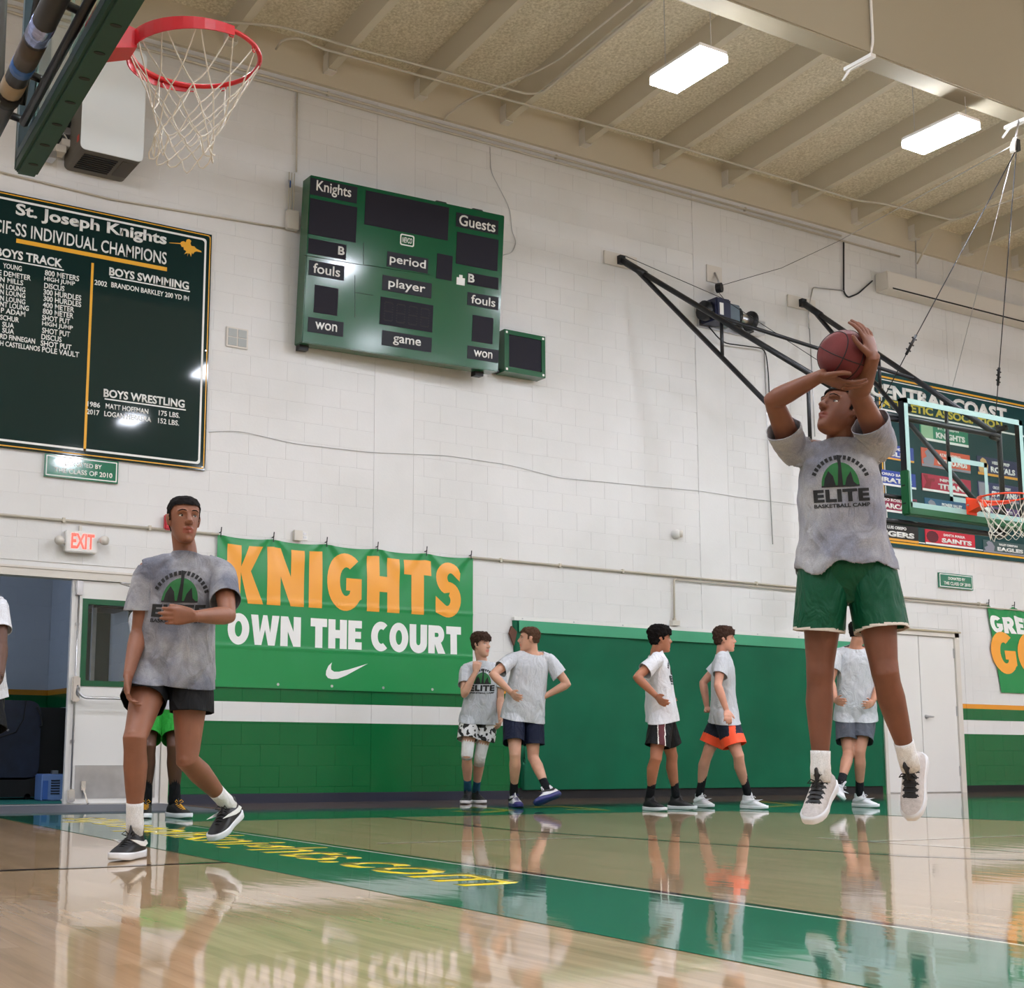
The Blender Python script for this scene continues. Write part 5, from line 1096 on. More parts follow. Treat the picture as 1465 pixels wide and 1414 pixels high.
def hand(bm, wr, d, nrm, side, s, curl=25, spread=6, thumb=35, k=1.0, curls=None):
    """wr wrist, d direction of the fingers, nrm direction the palm faces, side = unit vector towards the thumb"""
    d = d.normalized(); side = (side-d*side.dot(d)).normalized(); nrm = (nrm-d*nrm.dot(d)-side*nrm.dot(side)).normalized()
    L = .085*s
    loft(bm, [(wr-d*.015*s, side*.026*s, nrm*.020*s), (wr+d*.02*s, side*.032*s, nrm*.019*s), (wr+d*.055*s, side*.040*s, nrm*.016*s), (wr+d*L, side*.042*s, nrm*.012*s), (wr+d*(L+.01)*1.0, side*.036*s, nrm*.008*s)], 16, 2.4)
    fl = [(.040, .030, .026, .0088), (.044, .036, .030, .0090), (.040, .033, .028, .0086), (.032, .024, .022, .0078)]
    for i in range(4):
        off = (.030-.0200*i)*s; p = wr+d*(L-.012*s)+side*off; c = (curls[i] if curls else curl); a = math.radians(c*.7)
        sp = math.radians((1.5-i)*spread*.66); dd = (d*math.cos(sp)+side*math.sin(sp)).normalized()
        P = [p-dd*.02*s, p+dd*.008*s]; q = P[-1]
        for j, ln in enumerate(fl[i][:3]):
            q = q+(dd*math.cos(a)+nrm*math.sin(a))*ln*s; P.append(q); a += math.radians(c*(1.0 if j == 0 else .8))
        r = fl[i][3]*s*k; tube(bm, P, [r, r*1.05, r*1.02, r*.96, r*.72], 8)
    a = math.radians(thumb); t0 = wr+d*.018*s+side*.026*s; td = (d*math.cos(a)+side*math.sin(a)).normalized(); c = math.radians((curl)*.35)
    q1 = t0+td*.040*s+nrm*.008*s; q2 = q1+(td*.85+d*.35).normalized()*.032*s+nrm*.008*s; q3 = q2+(td*.5+d*.7+nrm*math.sin(c)).normalized()*.026*s
    tube(bm, [wr+d*.005*s+side*.010*s, t0, q1, q2, q3], [.014*s, .014*s, .0118*s*k, .0105*s*k, .0080*s*k], 8)
def clip(bm, c, n, rad):
    """cut away what lies beyond the plane (c, n) within rad of c"""
    vs = [v for v in bm.verts if (v.co-c).length < rad]; s_ = set(vs)
    fs = [f for f in bm.faces if all(v in s_ for v in f.verts)]; es = {e for f in fs for e in f.edges}; vv = {v for f in fs for v in f.verts}
    bmesh.ops.bisect_plane(bm, geom=list(vv)+list(es)+fs, plane_co=c, plane_no=n, clear_outer=True, clear_inner=False, dist=.0005)
def solid(bm, th):
    '''thin cloth: an inner copy along the normals, joined at the open edges'''
    bm.normal_update(); vs = list(bm.verts); fs = list(bm.faces); be = [e for e in bm.edges if len(e.link_faces) == 1]
    dup = {v: bm.verts.new(v.co+v.normal*th) for v in vs}
    for e in be:
        l = e.link_loops[0]; a, b = l.vert, l.link_loop_next.vert
        try: bm.faces.new((b, a, dup[a], dup[b]))
        except ValueError: pass
    for f in fs: bm.faces.new([dup[v] for v in reversed(f.verts)])
def join_into(bm, other):
    me = bpy.data.meshes.new('j'); other.to_mesh(me); other.free(); bm.from_mesh(me); bpy.data.meshes.remove(me)
def cut(bm, c, n): bmesh.ops.bisect_plane(bm, geom=list(bm.verts)+list(bm.edges)+list(bm.faces), plane_co=c, plane_no=n, clear_outer=True, dist=.0003)
def finish(bm):
    return bm

def cloth_mat(name, col, stain=0, rough=.85, stain_col=None):
    if name in MATS: return MATS[name]
    M = mat(name, col, rough, spec=.25, bump=.12, bscale=420)
    nt = M.node_tree; b = nt.nodes['Principled BSDF']; tc = nt.nodes['Texture Coordinate'] if 'Texture Coordinate' in nt.nodes else nt.nodes.new('ShaderNodeTexCoord')
    mp = nt.nodes.new('ShaderNodeMapping'); mp.inputs['Scale'].default_value = (11, 11, 6); mp.inputs['Rotation'].default_value = (.5, .3, .4); nt.links.new(tc.outputs['Object'], mp.inputs['Vector'])
    nf = nt.nodes.new('ShaderNodeTexNoise'); nf.inputs['Scale'].default_value = 1; nf.inputs['Detail'].default_value = 2; nf.inputs['Distortion'].default_value = 1.6; nt.links.new(mp.outputs[0], nf.inputs['Vector'])
    fb_ = nt.nodes.new('ShaderNodeBump'); fb_.inputs['Strength'].default_value = .55; fb_.inputs['Distance'].default_value = .035; nt.links.new(nf.outputs['Fac'], fb_.inputs['Height'])
    for nb_ in [x for x in nt.nodes if x.type == 'BUMP' and x != fb_]: nt.links.new(fb_.outputs['Normal'], nb_.inputs['Normal'])
    n = nt.nodes.new('ShaderNodeTexNoise'); n.inputs['Scale'].default_value = 260; n.inputs['Detail'].default_value = 4; nt.links.new(tc.outputs['Object'], n.inputs['Vector'])
    r = nt.nodes.new('ShaderNodeValToRGB'); r.color_ramp.elements[0].position = .35; r.color_ramp.elements[1].position = .65
    r.color_ramp.elements[0].color = (*[c*.84 for c in col], 1); r.color_ramp.elements[1].color = (*[min(1, c*1.08) for c in col], 1); nt.links.new(n.outputs['Fac'], r.inputs['Fac'])
    out = r.outputs['Color']
    if stain:      # damp patches of sweat with an outline of their own
        n2 = nt.nodes.new('ShaderNodeTexNoise'); n2.inputs['Scale'].default_value = 4.2; n2.inputs['Detail'].default_value = 6; nt.links.new(tc.outputs['Object'], n2.inputs['Vector'])
        r2 = nt.nodes.new('ShaderNodeValToRGB'); r2.color_ramp.elements[0].position = .42; r2.color_ramp.elements[1].position = .62
        sc_ = stain_col or (.45, .47, .56); r2.color_ramp.elements[0].color = (1, 1, 1, 1); r2.color_ramp.elements[1].color = (*[1-(1-c)*stain for c in sc_], 1); nt.links.new(n2.outputs['Fac'], r2.inputs['Fac'])
        mx = nt.nodes.new('ShaderNodeMix'); mx.data_type = 'RGBA'; mx.blend_type = 'MULTIPLY'; mx.inputs[0].default_value = 1; nt.links.new(out, mx.inputs[6]); nt.links.new(r2.outputs['Color'], mx.inputs[7]); out = mx.outputs[2]
    nt.links.new(out, b.inputs['Base Color']); return M
def skin_mat(name, col):
    M = mat(name, col, .46, spec=.4, var=.14, vscale=9, bump=.12, bscale=300)
    b = M.node_tree.nodes['Principled BSDF']; b.inputs['Subsurface Weight'].default_value = .06; b.inputs['Subsurface Radius'].default_value = (.02, .008, .004); return M
M_EYEW = mat('eye_white', srgb(226, 220, 212), .2); M_IRIS = mat('iris_dark', srgb(38, 24, 18), .15); M_SOLE = mat('sole_white', srgb(226, 228, 232), .45)

def make_shoe(P, A, T, K, s, body, sole, accent, flat=True, lace=None, style=None, shift=0):
    """A ankle joint, T ball of the foot, K knee"""
    if flat:
        F = (T-A); F.z = 0; F.normalize(); U = V((0, 0, 1)); org = V((A.x, A.y, 0.004)); R_ = F.cross(U)
    else:
        f0 = (T-A).normalized(); up0 = (K-A).normalized(); R_ = f0.cross(up0).normalized(); U0 = R_.cross(f0).normalized(); a = math.radians(24)
        F = (f0*math.cos(a)+U0*math.sin(a)).normalized(); U = R_.cross(F).normalized(); org = A-U*.112*s
    L = lambda x, y, z: org+F*x*s+R_*y*s+U*z*s
    g = bpy.data.objects.new('shoe', None)
    COL.objects.link(g); g.parent = P; g.location = (0, 0, 0)
    # upper
    bm = bmesh.new()
    ux = [(-.082, .014, .050, .018), (-.074, .028, .075, .012), (-.050, .036, .098, .010), (-.015, .040, .108, .010), (.020, .041, .108, .010), (.050, .0425, .098, .010), (.085, .046, .080, .010), (.120, .049, .066, .010), (.150, .048, .056, .010), (.178, .042, .048, .010), (.200, .031, .040, .012), (.212, .016, .032, .016)]
    loft(bm, [(L(x, 0, (h+z0)/2), R_*w_*s, U*(h-z0)/2*s, 2.5) for x, w_, h, z0 in ux], 18)
    loft(bm, [(L(-.012, 0, .05), F*.050*s, R_*.036*s), (L(-.012, 0, .10), F*.052*s, R_*.038*s), (L(-.008, 0, .135), F*.046*s, R_*.039*s)], 16)
    tube(bm, [L(.055, 0, .085), L(.036, 0, .125), L(.030, 0, .165)], [.022*s, .022*s, .016*s], 8, hint=R_, flat=.35)
    bm = remesh(bm, .0055*s, 3)
    u = obj('upper', bm, [body, accent], g, True)
    Wm = _wm(u)
    for p in u.data.polygons:
        q = Wm @ p.center-org; x, y, z = q.dot(F)/s, q.dot(R_)/s, q.dot(U)/s
        if style == 'tongue' and ((x < .135 and x > .015 and abs(y) < .030+.006*math.sin(x*260) and z > .045) or z > .112): p.material_index = 1
        if style == 'toe' and x > .15: p.material_index = 1
    # sole
    out = []
    for x, w_ in ((-.088, .016), (-.080, .030), (-.055, .038), (-.015, .038), (.03, .037), (.07, .042), (.11, .051), (.145, .052), (.178, .046), (.202, .034), (.217, .018)): out.append((x, w_))
    poly_ = [(x, w_) for x, w_ in out]+[(x, -w_) for x, w_ in out[::-1]]
    bm = bmesh.new(); lv = []
    for z, gr in ((0.0, .93), (.006, 1.0), (.024, 1.02), (.032, .99)):
        lv.append([bm.verts.new(L(x*(1 if abs(x) < .1 else 1.0), y*gr, z+(.012*max(0, (x-.12)/.1)**2 if z < .01 else .006*max(0, (x-.1)/.1)) + (.006 if x < -.06 and z > .02 else 0))) for x, y in poly_])
    n = len(poly_)
    for a, b in zip(lv, lv[1:]):
        for i in range(n): bm.faces.new((a[i], a[(i+1) % n], b[(i+1) % n], b[i]))
    bm.faces.new(lv[0][::-1]); bm.faces.new(lv[-1]); bmesh.ops.recalc_face_normals(bm, faces=bm.faces); obj('sole', bm, sole, g, True)
    # laces
    bm = bmesh.new()
    for i in range(5):
        x = .055+i*.019; z = .098-(x-.05)*.46; tube(bm, [L(x, -.024, z-.006), L(x+.004, 0, z+.004), L(x, .024, z-.006)], .0032*s, 5)
    for sg in (-1, 1): tube(bm, [L(.050, 0, .106), L(.058, sg*.020, .126), L(.066, sg*.034, .112), L(.056, sg*.014, .104)], .0028*s, 5)
    obj('laces', bm, lace or accent, g, True)
    return g, L, F, R_, U
def shoe_swoosh(g, L, F, R_, U, side, m, s, big=1.0):
    P = [(-.055, .040), (-.030, .030), (.005, .034), (.060, .050), (.115, .066), (.055, .060), (.0, .052), (-.028, .050), (-.040, .056)]
    bm = bmesh.new(); W_ = lambda x: .0445 if x < .03 else .0445+.004*min(1, (x-.03)/.05)
    a = [bm.verts.new(L(x*big+.01, side*(W_(x)+.0006), .018+z*big)) for x, z in P]; b = [bm.verts.new(L(x*big+.01, side*(W_(x)-.006), .018+z*big)) for x, z in P]
    n = len(P); bm.faces.new(a); bm.faces.new(b[::-1])
    for i in range(n): bm.faces.new((a[i], a[(i+1) % n], b[(i+1) % n], b[i]))
    bm.normal_update(); bmesh.ops.triangulate(bm, faces=bm.faces[:], ngon_method='EAR_CLIP'); bmesh.ops.recalc_face_normals(bm, faces=bm.faces); obj('swoosh', bm, m, g)

def make_person(key, label, skin, hairm, shirt, shortm, vox=.006, hands=None, hair='short', hair_t=.010, hem=None, sock=None, sock_h=.16, shoe_kw=None, short_t=.66, short_r=1.0, flatL=True, flatR=True,
                sleeve=.62, hem_drop=.0, shirt_w=1.0, trim=None, tailored=0, eyes=True, hem_shape=None, sock_h2=None, wr_amp=1.0, gaze=0, arch=0):
    S = SK[key]; s = S['H']/1.8; f, r, u = head_frame(S); N, Pv = S['neck'], S['pelvis']
    root = empty('person', (Pv.x, Pv.y, 0), label, 'person')
    spine = (N-Pv).normalized(); cr = (S['shR']-S['shL']).normalized(); pr = (S['hipR']-S['hipL']).normalized()
    cf = spine.cross(cr).normalized(); cf = cf if cf.dot(S['cf']) > 0 else -cf
    pf = S['pf'].normalized(); hc = S['head']; Ln = (N-Pv).length
    # ---- body: one continuous surface
    bm = bmesh.new()
    head_vol(bm, hc, f, r, u, s)
    hp = lambda x, y, z: hc+(r*x+f*y+u*z)*s
    tube(bm, [hp(0, .082, .030), hp(0, .100, .004), hp(0, .112, -.016), hp(0, .098, -.028)], [.009*s, .011*s, .0145*s, .012*s], 8)      # nose
    for sx in (-1, 1):
        ball(bm, hp(sx*.013, .098, -.021), .0105*s, 2)                                                              # nostril wing
        tube(bm, [hp(sx*.052, .066, .032), hp(sx*.030, .086, .036), hp(sx*.010, .092, .030)], [.008*s, .010*s, .009*s], 8)           # brow
        loft(bm, [(hp(sx*.073, -.004, -.030), f*.008*s, r*.006*s), (hp(sx*.077, -.006, -.010), f*.014*s, r*.007*s), (hp(sx*.081, -.010, .012), f*.018*s, r*.007*s), (hp(sx*.079, -.010, .028), f*.012*s, r*.006*s)], 12)   # ear
    tube(bm, [hp(-.025, .084, -.056), hp(-.010, .099, -.050), hp(0, .099, -.052), hp(.010, .099, -.050), hp(.025, .084, -.056)], [.004*s, .0065*s, .006*s, .0065*s, .004*s], 8)
    tube(bm, [hp(-.022, .084, -.064), hp(0, .098, -.068), hp(.022, .084, -.064)], [.004*s, .0085*s, .004*s], 8)
    ball(bm, hp(0, .080, -.100), .020*s, 2)
    nb = N-spine*.02*s
    tube(bm, [nb-spine*.04*s, nb+(hc-nb)*.35-f*.010*s, hp(0, -.020, -.060), hp(0, -.015, -.02)], [.072*s, .058*s, .054*s, .05*s], 16, hint=r)
    def at(t): return Pv+(N-Pv)*t
    rv = lambda t: (pr*(1-t)+cr*t).normalized(); fv = lambda t: (pf*(1-t)+cf*t).normalized()
    tor = [(-.14, .10, .075), (-.05, .155, .108), (.08, .158, .110), (.30, .134, .096), (.55, .138, .100), (.78, .145, .100), (.90, .125, .080), (.98, .080, .062), (1.03, .06, .055)]
    loft(bm, [(at(max(t, 0)) + (Pv-N).normalized()*(-min(t, 0))*Ln, rv(max(0, min(1, t)))*a*s, fv(max(0, min(1, t)))*b*s, 2.2) for t, a, b in tor], 24)
    for k in 'RL':
        sh, el, wr, hd, hip, kn, an, toe = [S[j+k] for j in ('sh', 'el', 'wr', 'hd', 'hip', 'kn', 'an', 'toe')]
        shj = sh.lerp(N, .04)
        tube(bm, [N-spine*.035*s, N.lerp(sh, .55)-spine*.004*s, sh], [.052*s, .050*s, .050*s], 16)
        ball(bm, sh, .051*s, 2)
        ua, fa = el-sh, wr-el
        tube(bm, [sh, sh+ua*.3, sh+ua*.6, sh+ua*.9, el, el+fa*.12, el+fa*.32, el+fa*.7, wr-fa.normalized()*.01*s, wr+fa.normalized()*.02*s], [x*s for x in (.053, .051, .046, .040, .040, .043, .042, .033, .0265, .024)], 24)
        hk = (hands or {}).get(k, {}); d = hk.get('d', hd-wr); side = hk.get('side'); nr = hk.get('n')
        if side is None: side = cf if True else cf
        if nr is None: nr = -cr if k == 'R' else cr
        hand(bm, hk.get('w', wr), V(d), V(nr), V(side), s*hk.get('s', 1.0), hk.get('curl', 28), hk.get('spread', 6), hk.get('thumb', 32), curls=hk.get('curls'))
        tl, sl = kn-hip, an-kn
        bkv = -(tl.normalized()-sl.normalized()*0); kb = (tl.normalized().cross(pr)).normalized()
        if kb.dot(pf) > 0: kb = -kb
        tube(bm, [hip+V((0, 0, .02)), hip+tl*.12, hip+tl*.35, hip+tl*.65, hip+tl*.90, kn+(-kb)*.004*s, kn+sl*.12+kb*.004*s, kn+sl*.28+kb*.012*s, kn+sl*.50+kb*.008*s, kn+sl*.78, an-sl*.04, an], [x*s for x in (.085, .092, .086, .070, .058, .056, .053, .057, .049, .036, .036, .040)], 26)
        ball(bm, kn-kb*.026*s, .034*s, 2)
    bm = remesh(bm, vox, 3)
    # eye sockets, mouth line
    for v in bm.verts:
        q = v.co-hc
        if q.length > .16*s: continue
        x, y, z = q.dot(r)/s, q.dot(f)/s, q.dot(u)/s
        if y < .02: continue
        for sx in (-1, 1):
            g = math.exp(-(((x-sx*.031)/.016)**2+((z-.013)/.011)**2)); v.co -= f*g*.0070*s
        g = math.exp(-((x/.024)**2+((z+.0600)/.0028)**2)); v.co -= f*g*.004*s
    lidm = mat('lid_'+key, tuple(c*.25 for c in skin), .6)
    lipc = mat('lip_'+key, tuple(c*m_ for c, m_ in zip(skin, (1.02, .62, .66))), .4)
    body = obj('body', bm, [skin_mat('skin_'+key, skin), lipc, hairm], root, True); body['label'] = None or 'bare head, arms and legs'
    for p in body.data.polygons:
        q = _wm(root) @ p.center-hc; x, y, z = q.dot(r)/s, q.dot(f)/s, q.dot(u)/s
        if y > .070 and abs(x) < .026 and -.0765 < z < -.0455+.003*math.cos(x*200) and y > .094-.018*(abs(x)/.026)**2-.018: p.material_index = 1
    if eyes:
        W = _wm(body); tb = BVHTree.FromPolygons([W @ v.co for v in body.data.vertices], [tuple(p.vertices) for p in body.data.polygons])
        def face_pt(x, z, off=0):
            h = tb.ray_cast(hp(x, .25, z), -f, .4*s); return (h[0] if h[0] is not None else hp(x, .09, z))+f*off
        for sx in (-1, 1):
            c = face_pt(sx*.031, .012, -.0035*s); od = (f+r*sx*.35).normalized(); ir = u.cross(od).normalized(); bm = bmesh.new(); g_ = bmesh.ops.create_uvsphere(bm, u_segments=20, v_segments=14, radius=1)
            for v in bm.verts: v.co = c+ir*v.co.x*.0135*s+od*v.co.y*.0062*s+u*v.co.z*.0058*s
            e = obj('eye', bm, [M_EYEW, M_IRIS], root, True); We = _wm(e)
            for p in e.data.polygons:
                q = We @ p.center-c
                if math.hypot(q.dot(ir)-gaze*.003*s, q.dot(u)) < .0054*s and q.dot(od) > 0: p.material_index = 1
            tubeo('eyelid', [c+ir*a_*.0145*s+u*(.0062*(1-(a_)**2*.75))*s+od*(.0045*(1-a_*a_*.8))*s for a_ in (-1, -.6, -.2, .2, .6, 1)], .0020*s, lidm, root, 6)
            tubeo('eyebrow', [face_pt(sx*x_, z_, -.0006*s) for x_, z_ in ((.013, .034), (.022, .0375), (.034, .0385), (.044, .036), (.051, .031))], [.0022*s, .0034*s, .0034*s, .0028*s, .0014*s], hairm, root, 6)
    # ---- hair
    bm = bmesh.new(); head_vol(bm, hc, f, r, u, s, grow=hair_t, top=hair_t*.9); bm = remesh(bm, .005*s, 1)
    for v in bm.verts:
        q = v.co-hc; x, y, z = q.dot(r)/s, q.dot(f)/s, q.dot(u)/s; nn_ = V((x, y, z)).normalized(); d_ = r*nn_.x+f*nn_.y+u*nn_.z
        v.co += d_*(hair_t*.9*noise.noise(V((x*38, y*38, z*38+7)))+hair_t*.5*noise.noise(V((x*90, y*90, z*90))))*s
        if hair == 'fringe' and z > .02: v.co += (d_*.012+f*.006*max(0, y/.09)+u*.010)*s*min(1, (z-.02)/.05)
        if hair == 'quiff' and z > .04: v.co += (u*.016+f*.010*max(0, y/.09))*s*min(1, (z-.04)/.04)
    kill = []
    for fc in bm.faces:
        q = fc.calc_center_median()-hc; x, y, z = q.dot(r)/s, q.dot(f)/s, q.dot(u)/s
        line = .066 if hair in ('short', 'crop') else .050
        if hair == 'fringe': line = .046
        back = -.050 if hair != 'crop' else -.040
        t = max(0, min(1, (y+.012)/.085)); zl = back if y < -.035 else back+(line-back)*min(1, ((y+.035)/.095))**.55
        if abs(x) > .055 and y > .012: zl = max(zl, .012+.9*(y-.012)-.02 if y < .05 else zl)
        if y > .0 and abs(x) > .060 and y < .022: zl = min(zl, -.006)
        if z < zl: kill.append(fc)
    bmesh.ops.delete(bm, geom=kill, context='FACES'); obj('hair', bm, hairm, root, True)
    # ---- shorts
    hs = short_r; vx = max(vox, .006)*1.2
    bm = bmesh.new()
    loft(bm, [(at(.30), rv(.2)*.158*s, fv(.2)*.116*s, 2.3), (at(.16), rv(.1)*.166*s, fv(.1)*.122*s, 2.3), (at(0), pr*.180*s, pf*.130*s, 2.3), (Pv-spine*.05*s, pr*.172*s, pf*.12*s, 2.3), (Pv-spine*.10*s, pr*.15*s, pf*.098*s, 2.3), (Pv-spine*.15*s, pr*.10*s, pf*.075*s, 2.3)], 28)
    bm = remesh(bm, vx, 3); cut(bm, at(.26), spine)
    ends = []
    def crumple(B, amp=1):
        B.normal_update()
        for v in B.verts:
            q = v.co-Pv; a = math.atan2(q.dot(pf), q.dot(pr)); z = q.z; lo_ = max(0, min(1, (-z+.05)/.2))
            v.co += v.normal*(.010*noise.noise(V((q.dot(pr)*7, q.dot(pf)*7, z*3+len(key))))+.006*noise.noise(V((q.dot(pr)*18, q.dot(pf)*18, z*6))))*(.3+lo_)*min(wr_amp, 1.1)*amp
    for k in 'RL':
        hip, kn = S['hip'+k], S['kn'+k]; tl = kn-hip; sd = (pr if k == 'R' else -pr)
        dn = tl.normalized(); ax_ = (pr-dn*pr.dot(dn)).normalized(); ay_ = dn.cross(ax_).normalized(); c2 = hip+tl*short_t+sd*.012*s
        lb = bmesh.new()
        loft(lb, [(hip+V((0, 0, .07))*s-sd*.0, ax_*.080*s, ay_*.098*s), (hip+V((0, 0, .02))*s, ax_*.104*s, ay_*.114*s), (hip+tl*(short_t*.35)+sd*.002*s, ax_*.110*s*hs, ay_*.118*s), (hip+tl*(short_t*.7)+sd*.008*s, ax_*.110*s*hs, ay_*.120*s*hs), (c2, ax_*.110*s*hs, ay_*.122*s*hs), (c2+dn*.035, ax_*.110*s*hs, ay_*.122*s*hs)], 26)
        lb = remesh(lb, vx, 3); crumple(lb); cut(lb, c2, dn); join_into(bm, lb); ends.append((c2, dn))
    bm.normal_update(); sbv = BVHTree.FromBMesh(bm); solid(bm, -.004)
    sh_o = obj('shorts', bm, shortm if isinstance(shortm, (list, tuple)) else [shortm], root, True)
    # ---- t-shirt: body of the shirt and two sleeves set in at the shoulder
    bm = bmesh.new(); w_ = shirt_w; hb = -.12-hem_drop
    def atx(t): return Pv+(N-Pv)*t
    secs = [(hb-.07, .216, .160), (hb, .216, .160), (.10, .204, .150), (.35, .188, .136), (.6, .184, .130), (.78, .178, .124), (.88, .160, .108), (.96, .118, .086), (1.02, .080, .072), (1.10, .072, .066)]
    loft(bm, [(atx(t), rv(max(0, min(1, t)))*a*s*w_, fv(max(0, min(1, t)))*b*s*w_, 2.3) for t, a, b in secs], 32)
    for k in 'RL':
        sh = S['sh'+k]; tube(bm, [N-spine*.035*s, N.lerp(sh, .55)-spine*.004*s, sh+(sh-N).normalized()*.014*s-spine*.004*s], [.064*s, .063*s, .064*s], 18)
    bm = remesh(bm, vx, 5)
    hemc = atx(hb); sd_ = sum(ord(c) for c in key)
    def crease(B, amp=1.0):
        B.normal_update()
        for v in B.verts:
            q = v.co-Pv; tt = q.dot(spine)/Ln; x_, y_ = q.dot(cr), q.dot(cf); ang = math.atan2(y_, x_); lo_ = max(0, min(1, (.95-tt))); nrm = V(v.normal)
            fold = math.sin(ang*7+4*noise.noise(V((ang, tt*2, sd_))))
            v.co += nrm*wr_amp*amp*(.008*fold*max(0, .45-tt)+.012*noise.noise(V((x_*6, y_*6, q.z*2.6+sd_)))*(.25+.75*lo_)+.0065*noise.noise(V((x_*14+q.z*6, y_*14, q.z*7+sd_)))+.0022*noise.noise(V((x_*36, y_*36, q.z*18))))
            if arch and y_ > 0 and tt < .30: v.co += (spine*arch*math.exp(-((x_+.02)/.075)**2)+spine*arch*.4*math.sin(x_*38))*min(1, (.30-tt)/.35)
    crease(bm); 
    cut(bm, hemc+(spine*arch*.0), -spine) if not arch else None
    if arch:
        for fc in [fc for fc in bm.faces if (lambda q: q.dot(spine)/Ln < hb+(arch*(math.exp(-((q.dot(cr)+.02)/.075)**2)+.4*math.sin(q.dot(cr)*38))*min(1, (.30-hb)/.35) if q.dot(cf) > 0 else 0)/Ln)(fc.calc_center_median()-Pv)]: bm.faces.remove(fc)
    clip(bm, N+spine*.020*s, (spine*.94-cf*.30).normalized(), .112*s)
    for v in bm.verts:            # the shirt hangs outside the shorts
        if (v.co-Pv).dot(spine) < .34*Ln:
            cen = Pv+spine*((v.co-Pv).dot(spine)); rad = v.co-cen
            if rad.length < .02: continue
            rad.normalize(); q = v.co-rad*.012; far = None
            for _ in range(6):
                h = sbv.ray_cast(q, rad, .16)
                if h[0] is None: break
                if h[1].dot(rad) > 0: far = h[0]
                q = h[0]+rad*.0008
            if far is not None: v.co = far+rad*.009
    for k in 'RL':
        sh, el = S['sh'+k], S['el'+k]; ua = el-sh; dn = ua.normalized(); inn = (N-spine*.06*s-sh).normalized()
        bx = V((0, 0, -1)); bx = (bx-dn*bx.dot(dn)); bx = bx.normalized() if bx.length > .15 else (-cr if k == 'L' else cr)
        by = dn.cross(bx).normalized(); ce = sh+ua*sleeve; lb = bmesh.new()
        loft(lb, [(sh+inn*.040*s-spine*.010*s, bx*.058*s, by*.056*s), (sh-dn*.030*s+inn*.012*s, bx*.063*s, by*.062*s), (sh+ua*.06, bx*.069*s, by*.067*s), (sh+ua*.25, bx*.072*s, by*.069*s), (sh+ua*(sleeve*.75)+bx*.006*s, bx*.078*s, by*.072*s), (ce+bx*.010*s, bx*.084*s, by*.075*s), (ce+dn*.04*s+bx*.012*s, bx*.084*s, by*.075*s)], 24)
        lb = remesh(lb, vx, 3); crease(lb, .8); cut(lb, ce, (dn*.97-bx*.1).normalized()); join_into(bm, lb)
    bm.normal_update(); bvh = BVHTree.FromBMesh(bm)
    solid(bm, -.0035)
    ts = obj('t_shirt', bm, shirt, root, True)
    # ---- socks and shoes
    kw = shoe_kw or {}
    for k, fl in (('R', flatR), ('L', flatL)):
        kn, an, toe = S['kn'+k], S['an'+k], S['toe'+k]; sl = kn-an; d_ = sl.normalized(); h_ = (sock_h2 if (sock_h2 and k == 'L') else sock_h)
        tubeo('sock', [an-d_*.03*s, an+d_*.03*s, an+d_*h_*.5*s, an+d_*h_*.85*s, an+d_*h_*s], [x*s for x in (.040, .042, .040, .044 if h_ > .2 else .0405, .047 if h_ > .2 else .041)], sock, root, 16)
        g, L, F_, R__, U_ = make_shoe(root, an, toe, kn, s, flat=fl, **{a: b for a, b in kw.items() if a != 'swoosh'})
        if kw.get('swoosh') is not None if 'swoosh' in kw else False:
            for sd in (-1, 1): shoe_swoosh(g, L, F_, R__, U_, sd, kw['swoosh'], s, 1.15)
    return dict(root=root, bvh=bvh, S=S, s=s, cf=cf, cr=cr, spine=spine, N=N, Pv=Pv, shirt=ts, shorts=sh_o, pr=pr, pf=pf, ends=ends, hp=hp)
M_PRINTK = mat('shirt_print_black', srgb(26, 28, 30), .7); M_PRINTG = mat('shirt_print_green', srgb(38, 110, 58), .7)
def project(p, bm, name, m, off=.0025, down=0.0):
    """lay flat 2-D artwork (metres, x to the wearer's left as seen, y up) on the chest of person p"""
    for c in range(-18, 19):
        for pn in ((1, 0, 0), (0, 1, 0)): bmesh.ops.bisect_plane(bm, geom=list(bm.verts)+list(bm.edges)+list(bm.faces), plane_co=(c*.010, c*.010, 0), plane_no=pn)
    o = p['Pv']+(p['N']-p['Pv'])*.62; X, Y, D_ = -p['cr'], p['spine'], p['cf']
    for v in bm.verts:
        a = o+X*v.co.x+Y*(v.co.y-down)+D_*.5; h = p['bvh'].ray_cast(a, -D_, 1.0)
        v.co = (h[0] if h[0] is not None else a-D_*.37)+D_*off
    return obj(name, bm, m, p['root'])
